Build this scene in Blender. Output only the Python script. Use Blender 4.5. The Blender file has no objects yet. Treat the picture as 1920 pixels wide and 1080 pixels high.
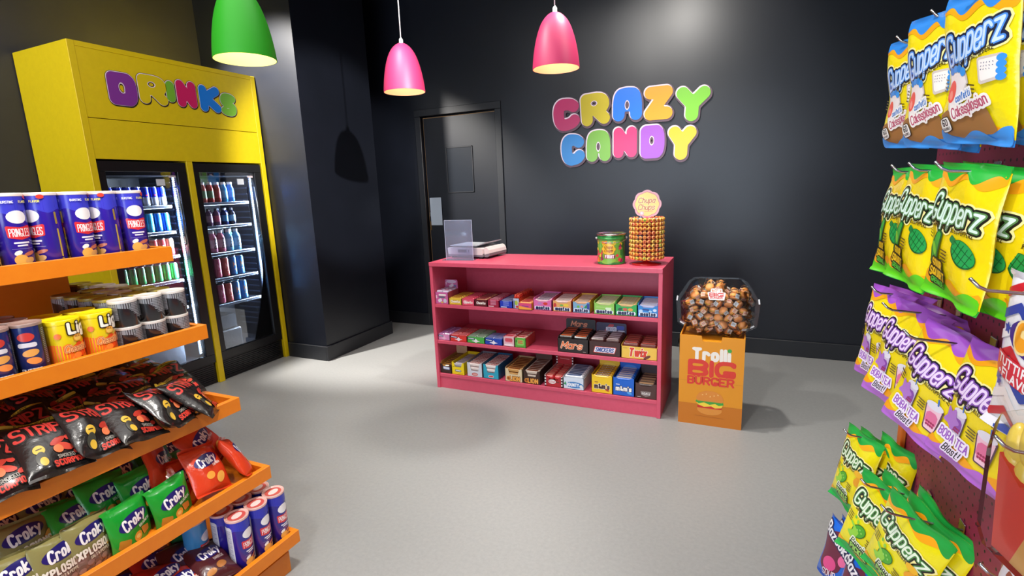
import bpy, math, random
import numpy as np
from mathutils import Vector, Matrix
R = math.radians
sc = bpy.context.scene
# ------------------------------------------------------------------ camera, world, lights, exposure
F_PX = 966.66
cd = bpy.data.cameras.new('camera'); cam = bpy.data.objects.new('camera', cd); sc.collection.objects.link(cam)
cd.sensor_width = 36; cd.lens = F_PX/1920*36; cd.clip_start = .05
CR = (0.91253, 0.407148, -0.038976); CU = (-0.043361, 0.191059, 0.98062); CB = (0.406704, -0.893156, 0.192002)
CP = (2.0134, -3.0293, 1.4245)
cam.matrix_world = Matrix([[CR[i], CU[i], CB[i], CP[i]] for i in range(3)] + [[0, 0, 0, 1]])
sc.camera = cam
sc.view_settings.view_transform = 'Standard'; sc.view_settings.look = 'None'; sc.view_settings.gamma = 1
sc.view_settings.use_curve_mapping = False; sc.view_settings.exposure = 0.0
wd = bpy.data.worlds.new('daylight'); sc.world = wd; wd.use_nodes = True
wd.node_tree.nodes['Background'].inputs[0].default_value = (.62, .78, 1, 1)
wd.node_tree.nodes['Background'].inputs[1].default_value = 1.5
def spot(name, loc, target, power, ang, blend=.5, size=.05, col=(1, .93, .84)):
    l = bpy.data.lights.new(name, 'SPOT'); l.energy = power; l.spot_size = R(ang); l.spot_blend = blend
    l.shadow_soft_size = size; l.color = col
    o = bpy.data.objects.new(name, l); sc.collection.objects.link(o); o.location = loc
    o.rotation_euler = (Vector(target)-Vector(loc)).to_track_quat('-Z', 'Y').to_euler(); return o
def area(name, loc, target, power, sx, sy, col=(1, 1, 1)):
    l = bpy.data.lights.new(name, 'AREA'); l.shape = 'RECTANGLE'; l.size = sx; l.size_y = sy; l.energy = power; l.color = col
    o = bpy.data.objects.new(name, l); sc.collection.objects.link(o); o.location = loc
    o.rotation_euler = (Vector(target)-Vector(loc)).to_track_quat('-Z', 'Y').to_euler(); return o
# unseen ceiling spots, some read off shadow and haze, others added to brighten areas
SPOTS = [
 ((3.40, -2.65, 3.19), (-1.25, .62, 1.72), 2300, 19), # lights the column, casts the pendant's shadow
 ((1.38, -.04, 3.12), (1.65, .35, .4), 190, 105),    # over the burger stand
 ((.2, -1.0, 3.12), (.7, .2, .5), 135, 70),
 ((1.3, -2.2, 3.12), (.25, -2.3, .6), 210, 75),
 ((1.25, -3.6, 3.12), (.2, -2.8, .6), 120, 75),
 ((1.3, -2.9, 3.12), (2.5, -1.7, 1.0), 118, 75),
 ((-.2, -1.7, 3.12), (-1.9, -.6, 1.6), 25, 80),
 ((-1.78, -1.0, 3.19), (-1.48, .22, 1.8), 1200, 64),  # added spot that brightens the column front
 ((-1.7, -3.2, 3.12), (-2.0, -1.1, 1.5), 110, 60),  # added spot that brightens the near side of the yellow surround
 ((.9, -.9, 3.12), (1.05, 1.5, 1.75), 65, 55),       # added to brighten the wall sign
 ((1.38, -.04, 3.12), (1.60, 1.5, 2.35), 70, 60),     # wall washer beside the sign
 ((2.4, -.6, 3.12), (2.1, -.4, 0), 80, 110),
]
for k, (l, t, p, a) in enumerate(SPOTS):
    spot('unseen_spot_light', l, t, p, a, size=.035 if k == 0 else .05, col=(1, .955, .89))
area('shopfront_daylight', (.2, -6.0, 1.35), (.2, 0, 1.0), 190, 5.2, 2.1, (.78, .89, 1))
area('added_ceiling_fill', (.6, -2.2, 3.3), (.6, -2.2, 0), 62, 2.5, 3.5, (1, .97, .94))  # added soft fill from overhead, stands for no known ceiling panel

# ------------------------------------------------------------------ materials
_m = {}
def s2l(c): return c/12.92 if c <= .04045 else ((c+.055)/1.055)**2.4
def rgb(h): return tuple(s2l(int(h[i:i+2], 16)/255) for i in (0, 2, 4))
def mat(h, rough=.5, metal=0., bump=0., bs=60., coat=0., emit=0., spec=.5, alpha=1.):
    k = (h, rough, metal, bump, bs, coat, emit, spec)
    if k in _m: return _m[k]
    m = bpy.data.materials.new('surface_'+h); m.use_nodes = True; nt = m.node_tree; b = nt.nodes['Principled BSDF']
    c = rgb(h)+(1,)
    b.inputs['Base Color'].default_value = c; b.inputs['Roughness'].default_value = rough
    b.inputs['Metallic'].default_value = metal; b.inputs['Coat Weight'].default_value = coat
    b.inputs['Coat Roughness'].default_value = .1; b.inputs['Specular IOR Level'].default_value = spec
    if emit: b.inputs['Emission Color'].default_value = c; b.inputs['Emission Strength'].default_value = emit
    if bump:
        n = nt.nodes.new('ShaderNodeTexNoise'); n.inputs['Scale'].default_value = bs; n.inputs['Detail'].default_value = 4
        tc = nt.nodes.new('ShaderNodeTexCoord'); bp = nt.nodes.new('ShaderNodeBump')
        bp.inputs['Strength'].default_value = bump; bp.inputs['Distance'].default_value = .01
        nt.links.new(tc.outputs['Object'], n.inputs['Vector']); nt.links.new(n.outputs['Fac'], bp.inputs['Height'])
        nt.links.new(bp.outputs['Normal'], b.inputs['Normal'])
    _m[k] = m; return m
def foil(h, rough=.22): return mat(h, rough, 0, .22, 45., .3)
def mottled(name, c1, c2, scale, rough, bump=.02, fine=400., r2=None, mix=(.35, .65)):
    m = bpy.data.materials.new(name); m.use_nodes = True; nt = m.node_tree; b = nt.nodes['Principled BSDF']
    tc = nt.nodes.new('ShaderNodeTexCoord'); n = nt.nodes.new('ShaderNodeTexNoise'); n.inputs['Scale'].default_value = scale; n.inputs['Detail'].default_value = 9; n.inputs['Roughness'].default_value = .65
    rp = nt.nodes.new('ShaderNodeValToRGB'); rp.color_ramp.elements[0].position, rp.color_ramp.elements[1].position = mix
    rp.color_ramp.elements[0].color = rgb(c1)+(1,); rp.color_ramp.elements[1].color = rgb(c2)+(1,)
    nt.links.new(tc.outputs['Object'], n.inputs['Vector']); nt.links.new(n.outputs['Fac'], rp.inputs['Fac']); nt.links.new(rp.outputs['Color'], b.inputs['Base Color'])
    n2 = nt.nodes.new('ShaderNodeTexNoise'); n2.inputs['Scale'].default_value = fine; bp = nt.nodes.new('ShaderNodeBump'); bp.inputs['Strength'].default_value = bump*5; bp.inputs['Distance'].default_value = .002
    nt.links.new(tc.outputs['Object'], n2.inputs['Vector']); nt.links.new(n2.outputs['Fac'], bp.inputs['Height']); nt.links.new(bp.outputs['Normal'], b.inputs['Normal'])
    b.inputs['Roughness'].default_value = rough
    return m
def clear(name, tint=(1, 1, 1), rough=.02, ior=1.45, haze=0., hazecol=(.8, .85, 1)):
    m = bpy.data.materials.new(name); m.use_nodes = True; nt = m.node_tree; nt.nodes.clear()
    o = nt.nodes.new('ShaderNodeOutputMaterial'); t = nt.nodes.new('ShaderNodeBsdfTransparent'); g = nt.nodes.new('ShaderNodeBsdfGlossy')
    f = nt.nodes.new('ShaderNodeFresnel'); f.inputs[0].default_value = ior; x = nt.nodes.new('ShaderNodeMixShader')
    t.inputs[0].default_value = tint+(1,); g.inputs['Roughness'].default_value = rough
    src = t
    if haze:
        d = nt.nodes.new('ShaderNodeBsdfDiffuse'); d.inputs[0].default_value = hazecol+(1,); h = nt.nodes.new('ShaderNodeMixShader'); h.inputs[0].default_value = haze
        nt.links.new(t.outputs[0], h.inputs[1]); nt.links.new(d.outputs[0], h.inputs[2]); src = h
    nt.links.new(f.outputs[0], x.inputs[0]); nt.links.new(src.outputs[0], x.inputs[1]); nt.links.new(g.outputs[0], x.inputs[2]); nt.links.new(x.outputs[0], o.inputs[0])
    return m

# ------------------------------------------------------------------ mesh builder
class MB:
    def __init__(s): s.v = []; s.f = []; s.mi = []; s.ms = []; s.sm = []
    def m(s, mt):
        if isinstance(mt, str): mt = mat(mt)
        if mt not in s.ms: s.ms.append(mt)
        return s.ms.index(mt)
    def add(s, vs, fs, mt, smooth=False):
        i = s.m(mt); o = len(s.v); s.v += [tuple(p) for p in vs]
        for f in fs: s.f.append([o+a for a in f]); s.mi.append(i); s.sm.append(smooth)
        return s
    def box(s, a, b, mt, ch=0.):
        x0, y0, z0 = a; x1, y1, z1 = b
        if ch <= 0:
            v = [(x, y, z) for z in (z0, z1) for y in (y0, y1) for x in (x0, x1)]
            return s.add(v, [(0, 2, 3, 1), (4, 5, 7, 6), (0, 1, 5, 4), (2, 6, 7, 3), (0, 4, 6, 2), (1, 3, 7, 5)], mt)
        c = min(ch, (x1-x0)/2.01, (y1-y0)/2.01, (z1-z0)/2.01)
        v = []
        for sx in (0, 1):
            for sy in (0, 1):
                for sz in (0, 1):
                    X = (x0, x1)[sx]; Y = (y0, y1)[sy]; Z = (z0, z1)[sz]; dx = c if sx == 0 else -c; dy = c if sy == 0 else -c; dz = c if sz == 0 else -c
                    v += [(X, Y+dy, Z+dz), (X+dx, Y, Z+dz), (X+dx, Y+dy, Z)]
        i = lambda a, b_, c_, k: (a*4+b_*2+c_)*3+k
        fs = []
        for a in (0, 1):
            fs += [[i(a, 0, 0, 0), i(a, 1, 0, 0), i(a, 1, 1, 0), i(a, 0, 1, 0)][::(-1 if a == 0 else 1)],
                   [i(0, a, 0, 1), i(1, a, 0, 1), i(1, a, 1, 1), i(0, a, 1, 1)][::(1 if a == 0 else -1)],
                   [i(0, 0, a, 2), i(1, 0, a, 2), i(1, 1, a, 2), i(0, 1, a, 2)][::(-1 if a == 0 else 1)]]
            for b_ in (0, 1):
                fs += [[i(a, b_, 0, 0), i(a, b_, 1, 0), i(a, b_, 1, 1), i(a, b_, 0, 1)],
                       [i(a, 0, b_, 0), i(a, 1, b_, 0), i(a, 1, b_, 2), i(a, 0, b_, 2)],
                       [i(0, a, b_, 1), i(1, a, b_, 1), i(1, a, b_, 2), i(0, a, b_, 2)]]
                for c_ in (0, 1): fs.append([i(a, b_, c_, 0), i(a, b_, c_, 1), i(a, b_, c_, 2)])
        return s.add(v, fs, mt)
    def lathe(s, prof, mt, seg=24, smooth=True, c=(0, 0, 0), axis='z', caps=False):
        v = []; n = len(prof)
        for r, z in prof:
            for k in range(seg):
                a = 2*math.pi*k/seg; p = (r*math.cos(a), r*math.sin(a), z)
                if axis == 'x': p = (z, p[0], p[1])
                if axis == 'y': p = (p[0], -z, p[1])
                v.append((p[0]+c[0], p[1]+c[1], p[2]+c[2]))
        f = [(j*seg+k, j*seg+(k+1) % seg, (j+1)*seg+(k+1) % seg, (j+1)*seg+k) for j in range(n-1) for k in range(seg)]
        s.add(v, f, mt, smooth)
        if caps:
            o = len(s.v)-len(v)
            s.f.append([o+k for k in range(seg)][::-1]); s.f.append([o+(n-1)*seg+k for k in range(seg)]); s.mi += [s.m(mt)]*2; s.sm += [False]*2
        return s
    def tube(s, pts, r, mt, seg=8):
        pts = [Vector(p) for p in pts]; v = []
        for i, p in enumerate(pts):
            d = (pts[min(i+1, len(pts)-1)]-pts[max(i-1, 0)]).normalized(); a = d.orthogonal().normalized() if i == 0 else (a-d*a.dot(d)).normalized(); b = d.cross(a)
            for k in range(seg): t = 2*math.pi*k/seg; v.append(p+a*r*math.cos(t)+b*r*math.sin(t))
        n = len(pts)
        f = [(j*seg+k, j*seg+(k+1) % seg, (j+1)*seg+(k+1) % seg, (j+1)*seg+k) for j in range(n-1) for k in range(seg)]
        return s.add(v, f+[tuple(range(seg))[::-1], tuple((n-1)*seg+k for k in range(seg))], mt, True)
    def prism(s, poly, y0, y1, mt, axis='y'):
        n = len(poly); mk = (lambda p, y: (p[0], y, p[1])) if axis == 'y' else ((lambda p, y: (p[0], p[1], y)) if axis == 'z' else (lambda p, y: (y, p[0], p[1])))
        v = [mk(p, y0) for p in poly]+[mk(p, y1) for p in poly]
        return s.add(v, [tuple(range(n)), tuple(range(n, 2*n))[::-1]]+[(i, n+i, n+(i+1) % n, (i+1) % n) for i in range(n)], mt)
    def ico(s, c, r, mt, u=12, w=8, sc_=(1, 1, 1)):
        v = []; 
        for j in range(w+1):
            ph = math.pi*j/w
            for k in range(u): t = 2*math.pi*k/u; v.append((c[0]+r*sc_[0]*math.sin(ph)*math.cos(t), c[1]+r*sc_[1]*math.sin(ph)*math.sin(t), c[2]+r*sc_[2]*math.cos(ph)))
        return s.add(v, [(j*u+k, (j+1)*u+k, (j+1)*u+(k+1) % u, j*u+(k+1) % u) for j in range(w) for k in range(u)], mt, True)
    def mesh(s, name):
        me = bpy.data.meshes.new(name); me.from_pydata(s.v, [], s.f)
        for m_ in s.ms: me.materials.append(m_)
        me.polygons.foreach_set('material_index', s.mi); me.polygons.foreach_set('use_smooth', s.sm); me.update(); return me
    def obj(s, name, parent=None, loc=None, rot=None, label=None, cat=None, group=None, kind=None):
        o = bpy.data.objects.new(name, s.mesh(name)); sc.collection.objects.link(o)
        if parent: o.parent = parent
        if loc is not None: o.location = loc
        if rot is not None: o.rotation_euler = rot
        tag(o, label, cat, group, kind); return o
def tag(o, label=None, cat=None, group=None, kind=None):
    for k, x in (('label', label), ('category', cat), ('group', group), ('kind', kind)):
        if x: o[k] = x
    return o
def thing(name, label, cat, loc=(0, 0, 0), rot=(0, 0, 0), group=None):
    o = bpy.data.objects.new(name, None); sc.collection.objects.link(o); o.empty_display_size = .05
    o.location = loc; o.rotation_euler = rot; return tag(o, label, cat, group)
def dup(src, loc, rot=None, label=None, group=None, scale=None):
    kids = [c for c in bpy.data.objects if c.parent is src] if src.data is None else KIDS.get(src.name, [])
    c = src.copy(); sc.collection.objects.link(c); c.location = loc
    if rot is not None: c.rotation_euler = rot
    if scale: c.scale = scale
    for k in kids:
        g = k.copy(); sc.collection.objects.link(g); g.parent = c
    if label: c['label'] = label
    if group: c['group'] = group
    return c
KIDS = {}
class Kind:
    """first call places the source itself, later calls place copies"""
    def __init__(s, make): s.make = make; s.src = None; s.kids = []
    def put(s, loc, rot=(0, 0, 0), label=None, group=None, scale=None):
        if s.src is None:
            before = set(o.name for o in bpy.data.objects)
            s.src = s.make(); s.kids = [o for o in bpy.data.objects if o.parent is s.src]
            o = s.src; o.location = loc; o.rotation_euler = rot
            if scale: o.scale = scale
        else:
            o = s.src.copy(); sc.collection.objects.link(o); o.location = loc; o.rotation_euler = rot; o.scale = scale if scale else (1, 1, 1)
            for k in s.kids: g = k.copy(); sc.collection.objects.link(g); g.parent = o
        if label: o['label'] = label
        if group: o['group'] = group
        elif 'group' in o: del o['group']
        return o

# ------------------------------------------------------------------ rounded lettering and printed shapes
G = dict(A='0c2i4c 1e3e', B='0c0i ~0i3i3i4h4g3f0f ~0f3f4e4d3c0c', C='~4h4i0i0c4c4d', D='0c0i ~0i2i4i4c2c0c', E='4i0i0c4c 0f3f', F='4i0i0c 0f3f', G='~4h4i0i0c4c4e 4e2e', H='0c0i 4c4i 0f4f',
 I='0c0i', J='~4i4c0c0e', K='0c0i 4i0f 1f4c', L='0i0c3c', M='0c0i2e4i4c', N='0c0i4c4i', O='~0f0i4i4c0c0f', P='0c0i ~0i4i4f0f', Q='~0f0i4i4c0c0f 2e4c', R='0c0i ~0i4i4f0f 2f4c', S='~4h4i0i0f4f4c0c0d', T='0i4i 2i2c',
 U='~0i0c4c4i', V='0i2c4i', W='0i1c2g3c4i', X='0i4c 4i0c', Y='0i2f4i 2f2c', Z='0i4i0c4c',
 a='~3e3g0g0c3c3e 3g3c', b='0c0i ~0e0g3g3c0c0e', c='~3f3g0g0c3c3d', d='3c3i ~3e3g0g0c3c3e', e='~0e3e3g0g0c3c3d', f='~3h3i1i1g1c 0g2g', g='~3e3g0g0c3c3e ~3g3a0a0b', h='0c0i ~0e0g3g3e3c', i='0c0g 0i0i',
 k='0c0i 3g0e3c', l='0c0i', m='0c0g ~0e0g2g2e2c ~2e2g4g4e4c', n='0c0g ~0e0g3g3e3c', o='~0e0g3g3c0c0e', p='0a0g ~0e0g3g3c0c0e', q='3a3g ~3e3g0g0c3c3e', r='0c0g ~0e0g2g3f', s='~3f3g0g0e3e3c0c0d', t='~1i1e1c3c 0g2g',
 u='~0g0c3c3e3g 3g3c', v='0g1c3g', w='0g1c2g3c4g', x='0g3c 3g0c', y='0g2d 4g1a', z='0g3g0c3c')
G.update({'0': G['O'], '1': '0h1i1c', '2': '~0h0i4i4f0c 0c4c', '4': '3c3i0e4e', '5': '~4i0i0f4f4c0c', '6': '~4h4i0i0c4c4f0f', '3': '~0i4i4f2f ~2f4f4c0c', '7': '0i4i1c', '8': '~0g0i4i4f0f0c4c4f0f0i', '+': '0e2e 1d1f', '&': '~4c0h2i2g0d2c4e', '%': '0c4i 0i0i 4c4c', '-': '0e2e', "'": '0i0h', '.': '0c0c', '!': '0e0i 0c0c'})
def chaikin(p, n=3):
    p = np.array(p, float); closed = np.allclose(p[0], p[-1])
    for _ in range(n):
        q = p[:-1]*.75+p[1:]*.25; r = p[:-1]*.25+p[1:]*.75; m = np.empty((2*len(q), 2)); m[0::2] = q; m[1::2] = r
        p = np.vstack([m, m[:1]]) if closed else np.vstack([p[:1], m, p[-1:]])
    return p
_gc = {}
def glyph(ch):
    if ch in _gc: return _gc[ch]
    S = []; wd_ = 0
    for st in G.get(ch, G['O']).split():
        sm = st[0] == '~'; st = st.lstrip('~'); p = [(float(st[k]), ord(st[k+1])-99.) for k in range(0, len(st), 2)]
        wd_ = max(wd_, max(x for x, _ in p))
        if sm: p = chaikin(p, 2)
        p = np.array(p)
        S.append(np.hstack([p[:-1], p[1:]]) if len(p) > 1 else np.hstack([p, p]))
    _gc[ch] = (np.vstack(S), wd_); return _gc[ch]
def segd(P, S):
    a = S[None, :, :2]; b = S[None, :, 2:]; p = P[:, None, :]; ab = b-a; L = (ab**2).sum(-1)+1e-12
    t = np.clip(((p-a)*ab).sum(-1)/L, 0, 1); return np.sqrt((((a+ab*t[..., None])-p)**2).sum(-1)).min(1)
def polyd(P, Q):
    Q = np.array(Q, float); S = np.hstack([Q, np.roll(Q, -1, 0)]); d = segd(P, S); ins = np.zeros(len(P), bool)
    for x0, y0, x1, y1 in S:
        c = (y0 > P[:, 1]) != (y1 > P[:, 1])
        if y0 != y1: ins ^= c & (P[:, 0] < (x1-x0)*(P[:, 1]-y0)/(y1-y0)+x0)
    return np.where(ins, -d, d)
def march(mb, fn, box, cell, level, mp, off, mt, smooth=True):
    """fills the region where fn < level with faces laid on the surface mp(x, y, off)"""
    x0, y0, x1, y1 = box; nx = max(2, int(math.ceil((x1-x0)/cell))); ny = max(2, int(math.ceil((y1-y0)/cell)))
    xs = np.linspace(x0, x1, nx+1); ys = np.linspace(y0, y1, ny+1); X, Y = np.meshgrid(xs, ys)
    V = (level-fn(np.stack([X.ravel(), Y.ravel()], 1))).reshape(ny+1, nx+1); I = V > 0
    vid = {}; vs = []; fs = []
    def vx(key, x, y):
        if key not in vid: vid[key] = len(vs); vs.append((x, y))
        return vid[key]
    anyi = I[:-1, :-1] | I[1:, :-1] | I[:-1, 1:] | I[1:, 1:]
    for j, i in zip(*np.nonzero(anyi)):
        cs = ((j, i), (j, i+1), (j+1, i+1), (j+1, i)); poly = []
        for k in range(4):
            a = cs[k]; b = cs[(k+1) % 4]; ia = I[a]; ib = I[b]
            if ia: poly.append(vx(a, xs[a[1]], ys[a[0]]))
            if ia != ib:
                t = V[a]/(V[a]-V[b]); t = min(max(t, .02), .98); lo, hi = (a, b) if a < b else (b, a)
                poly.append(vx((lo, hi), xs[a[1]]+(xs[b[1]]-xs[a[1]])*t, ys[a[0]]+(ys[b[0]]-ys[a[0]])*t))
        if len(poly) > 2: fs.append(poly)
    if vs: mb.add([mp(x, y, off) for x, y in vs], fs, mt, smooth)
def ink(c): return c if not isinstance(c, str) else mat(c, .35, 0, 0, 60., .2)
WIDE = {'m': 1.35, 'w': 1.3, 'M': 1.15, 'W': 1.35}
def letters(s, x, y, h, r=.1, ang=0, sl=0, arc=0, w=.75, gap=.55, jig=0, fit=None, grow=0):
    """letter strokes; h = cap height, r = stroke radius / h, w = width factor, fit = total width"""
    u = h/6.; n = len([c for c in s if c != ' ']); sp = s.count(' ')
    G_ = [(ch, glyph(ch)[0], glyph(ch)[1]*WIDE.get(ch, 1)) for ch in s if ch != ' ']; sg = sum(g[2] for g in G_)*u
    g_ = gap*u*(.45 if r > .1 else 1)
    if fit:
        for _ in range(8):
            w = (fit-2*r*h*n-g_*(n-1)-sp*1.6*u)/max(sg, 1e-6)
            if w > .60 or sg == 0: break
            r *= .88; g_ *= .9
        w = max(w, .2)
    out = []; cur = r*h
    for k, ch in enumerate(s):
        if ch == ' ': cur += 1.6*u*(1 if fit else w); continue
        S, gw = glyph(ch); out.append((S, cur, k, WIDE.get(ch, 1))); cur += gw*WIDE.get(ch, 1)*u*w+2*r*h+g_
    tot = cur-g_-r*h+0.; tot = max(tot, 1e-6)
    ca, sa = math.cos(R(ang)), math.sin(R(ang)); res = []
    for S, cx, k, wf in out:
        q = S.reshape(-1, 2).copy()*u
        g = 1+grow*((cx/tot)-.5)
        q[:, 0] = q[:, 0]*w*wf+cx-tot/2; q[:, 1] = (q[:, 1]-3*u)*g+(jig*u*(1 if k % 2 else -1))
        q[:, 0] += q[:, 1]*sl
        q[:, 1] -= arc*(q[:, 0]**2)/tot
        q = q@np.array([[ca, sa], [-sa, ca]])+np.array([x, y]); res.append(q.reshape(-1, 4))
    return res, r*h
def printed(mb, specs, mp, d=.0001, scale=.01, clip=None):
    """lays printed shapes on a surface, each one a hair above the last; units are cm"""
    off = d; last = None
    def MP(x, y, o): return mp(x*scale, y*scale, o)
    def C(fn):
        if clip is None: return fn
        return lambda P: np.maximum(fn(P), np.maximum(np.maximum(clip[0]-P[:, 0], P[:, 0]-clip[2]), np.maximum(clip[1]-P[:, 1], P[:, 1]-clip[3])))
    for sp in specs:
        k = sp[0]
        if k == 'T':
            if last is not None: off += d
            _, s, x, y, h, opt, lay = sp; opt = dict(opt); q = opt.pop('q', 1.); LS_, r = letters(s, x, y, h, **opt)
            for ex, col in lay:
                for S in LS_:
                    rr = r+ex; a = S.reshape(-1, 2); b = (a[:, 0].min()-rr*1.3, a[:, 1].min()-rr*1.3, a[:, 0].max()+rr*1.3, a[:, 1].max()+rr*1.3)
                    march(mb, C(lambda P: segd(P, S)), b, max(rr*.75*q, h*.045*q), rr, MP, off, ink(col))
                off += d
            last = None; continue
        col = sp[-1]
        if last is not None and col != last: off += d
        last = col
        if k == 'E':
            _, x, y, rx, ry, ang, _c = sp; ca, sa = math.cos(R(ang)), math.sin(R(ang)); M_ = max(rx, ry)
            def fn(P):
                X = (P[:, 0]-x)*ca+(P[:, 1]-y)*sa; Y = -(P[:, 0]-x)*sa+(P[:, 1]-y)*ca
                return (np.sqrt((X/rx)**2+(Y/ry)**2)-1)*min(rx, ry)
            march(mb, C(fn), (x-M_*1.05, y-M_*1.05, x+M_*1.05, y+M_*1.05), min(rx, ry)/3.2, 0, MP, off, ink(col))
        elif k == 'R':
            _, x, y, w, h, r, ang, _c = sp; ca, sa = math.cos(R(ang)), math.sin(R(ang)); M_ = math.hypot(w, h)/2
            def fn(P):
                X = abs((P[:, 0]-x)*ca+(P[:, 1]-y)*sa)-w/2+r; Y = abs(-(P[:, 0]-x)*sa+(P[:, 1]-y)*ca)-h/2+r
                return np.sqrt(np.maximum(X, 0)**2+np.maximum(Y, 0)**2)+np.minimum(np.maximum(X, Y), 0)-r
            if ang == 0: bx = (x-w/2-.01, y-h/2-.01, x+w/2+.01, y+h/2+.01)
            else: bx = (x-M_, y-M_, x+M_, y+M_)
            march(mb, C(fn), bx, min(max(min(w, h)/3, .12), .7), 0.005, MP, off, ink(col))
        elif k == 'P':
            _, pts, r, _c = sp; a = np.array(pts); b = (a[:, 0].min()-r-.02, a[:, 1].min()-r-.02, a[:, 0].max()+r+.02, a[:, 1].max()+r+.02)
            march(mb, C(lambda P: polyd(P, pts)), b, max(min(b[2]-b[0], b[3]-b[1])/10, .1), r, MP, off, ink(col))
        elif k == 'W':
            _, x0, x1, ylo, yhi, y0, amp, wl, ph, up, _c = sp
            fn = lambda P: (P[:, 1]-y0-amp*np.sin(P[:, 0]*2*math.pi/wl+ph))*up
            march(mb, C(fn), (x0, ylo, x1, yhi), .5, 0, MP, off, ink(col))
def plane_map(o, ex, ey, n):
    o, ex, ey, n = map(Vector, (o, ex, ey, n)); return lambda x, y, f: o+ex*x+ey*y+n*f
def cyl_map(r, z0=0., a0=-math.pi/2): return lambda x, y, f: ((r+f)*math.cos(a0+x/r), (r+f)*math.sin(a0+x/r), z0+y)
# ------------------------------------------------------------------ the room
WALL = mottled('matt_black_paint', '10131b', '13161f', 3., .36, .012, 300.)
WALLG = mottled('lamplit_black_paint', '2c2c2e', '323234', 2., .45, .03, 300.)  # black paint lightened to carry the lamp light on the left wall
FLOOR = mottled('speckled_grey_linoleum', '8c8d8c', '969695', 60., .40, .02, 250., mix=(.3, .7))
TRIM = mat('1d1f24', .4)
def struct(name, mb, **k): return mb.obj(name, kind='structure', **k)
CZ = 3.4; XL, XR, YF, YB = -2.33, 4.2, -6.1, 1.505; XC, YC = -1.2527, .2212
struct('floor', MB().box((XL-.2, YF-1.5, -.1), (XR+.2, YB+.2, 0), FLOOR))
struct('ceiling', MB().box((XL-.2, YF-.2, CZ), (XR+.2, YB+.2, CZ+.1), mat('17181a', .8)))
struct('wall_left', MB().box((XL-.15, YF, 0), (XL, YB, CZ), WALLG))
struct('wall_right', MB().box((XR, YF, 0), (XR+.15, YB, CZ), WALL))
YE = 1.10   # far end of the column; a recess opens behind it
struct('wall_column', MB().box((XL, YC, 0), (XC, YE, CZ), WALL))
w = MB(); w.box((XL, YB, 0), (-.985, YB+.15, CZ), WALL).box((-.15, YB, 0), (XR, YB+.15, CZ), WALL).box((-.985, YB, 2.15), (-.15, YB+.15, CZ), WALL)
w.box((-.985, YB+.10, 0), (-.15, YB+.15, 2.15), WALL)
struct('wall_back', w)
w = MB(); w.box((XL, YF, 2.45), (XR, YF+.15, CZ), WALL).box((3.2, YF, 0), (XR, YF+.15, 2.45), WALL)
struct('wall_front', w)
w = MB()
for x in (XL+.03, -.4, 1.5, 3.17): w.box((x-.03, YF+.03, 0), (x+.03, YF+.1, 2.45), '202226')
w.box((XL, YF+.03, 0), (3.2, YF+.1, .1), '202226')
wf = struct('window_1', w)
MB().box((XL, YF+.06, .1), (3.2, YF+.066, 2.45), clear('shopfront_glass')).obj('window_pane', wf)
def skirting(name, a, b):
    m = MB(); m.box(a, b, TRIM, .004); struct(name, m)
skirting('baseboard_back', (-.1, YB-.018, 0), (XR, YB, .13))
skirting('baseboard_nook', (XL, YB-.018, 0), (-1.03, YB, .13))
skirting('baseboard_column_side', (XC, YC-.018, 0), (XC+.018, YE+.018, .13))
skirting('baseboard_column_front', (-1.70, YC-.018, 0), (XC, YC, .13))
# door with casing
d = MB(); y = YB-.012
prof = [(-1.045, 0), (-.985, 0), (-.985, 2.15), (-.15, 2.15), (-.15, 0), (-.09, 0), (-.09, 2.21), (-1.045, 2.21)]
d.box((-1.045, y, 0), (-.98, YB+.002, 2.144), TRIM, .003).box((-.155, y, 0), (-.09, YB+.002, 2.144), TRIM, .003).box((-1.045, y, 2.145), (-.09, YB+.002, 2.21), TRIM, .003)
struct('trim_1', d)
d = MB(); DY = YB+.02
d.box((-.962, DY, .008), (-.158, DY+.045, 2.125), WALL)
door = struct('door_1', d)
e = MB(); e.box((-.972, DY+.012, .008), (-.9621, DY+.044, 2.132), 'b98a54').box((-.9621, DY+.012, 2.1252), (-.158, DY+.044, 2.132), 'b98a54')
e.obj('door_edge', door, label='pale raw wood edge')
f = MB()
for a, b in (((-.72, 1.39), (-.708, 1.835)), ((-.432, 1.39), (-.42, 1.835)), ((-.72, 1.39), (-.42, 1.402)), ((-.72, 1.823), (-.42, 1.835))): f.box((a[0], DY-.008, a[1]), (b[0], DY, b[1]), TRIM, .003)
f.obj('viewing_panel_frame', door)
MB().box((-.708, DY-.003, 1.402), (-.432, DY, 1.823), mat('20242b', .25)).obj('viewing_panel', door)
for z in (1.96, .25): MB().box((-.165, DY-.008, z-.06), (-.150, DY, z+.06), mat('c8ccd0', .3, 1.), .002).obj('hinge', door, label='bright steel hinge')
m = MB().box((-.955, DY-.004, 1.02), (-.945, DY, 1.11), mat('8a6b3c', .35, .8)); m.box((-.955, DY-.004, 1.16), (-.945, DY, 1.2), mat('8a8d92', .3, .8)); m.obj('lock_plate', door, label='brass lock plate')
MB().box((-.94, DY-.010, 1.07), (-.806, DY-.007, 1.349), mat('aab4bf', .5)).obj('paper_notice', label='blank pale grey sheet fixed to the black door beside the counter', cat='notice')

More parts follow.
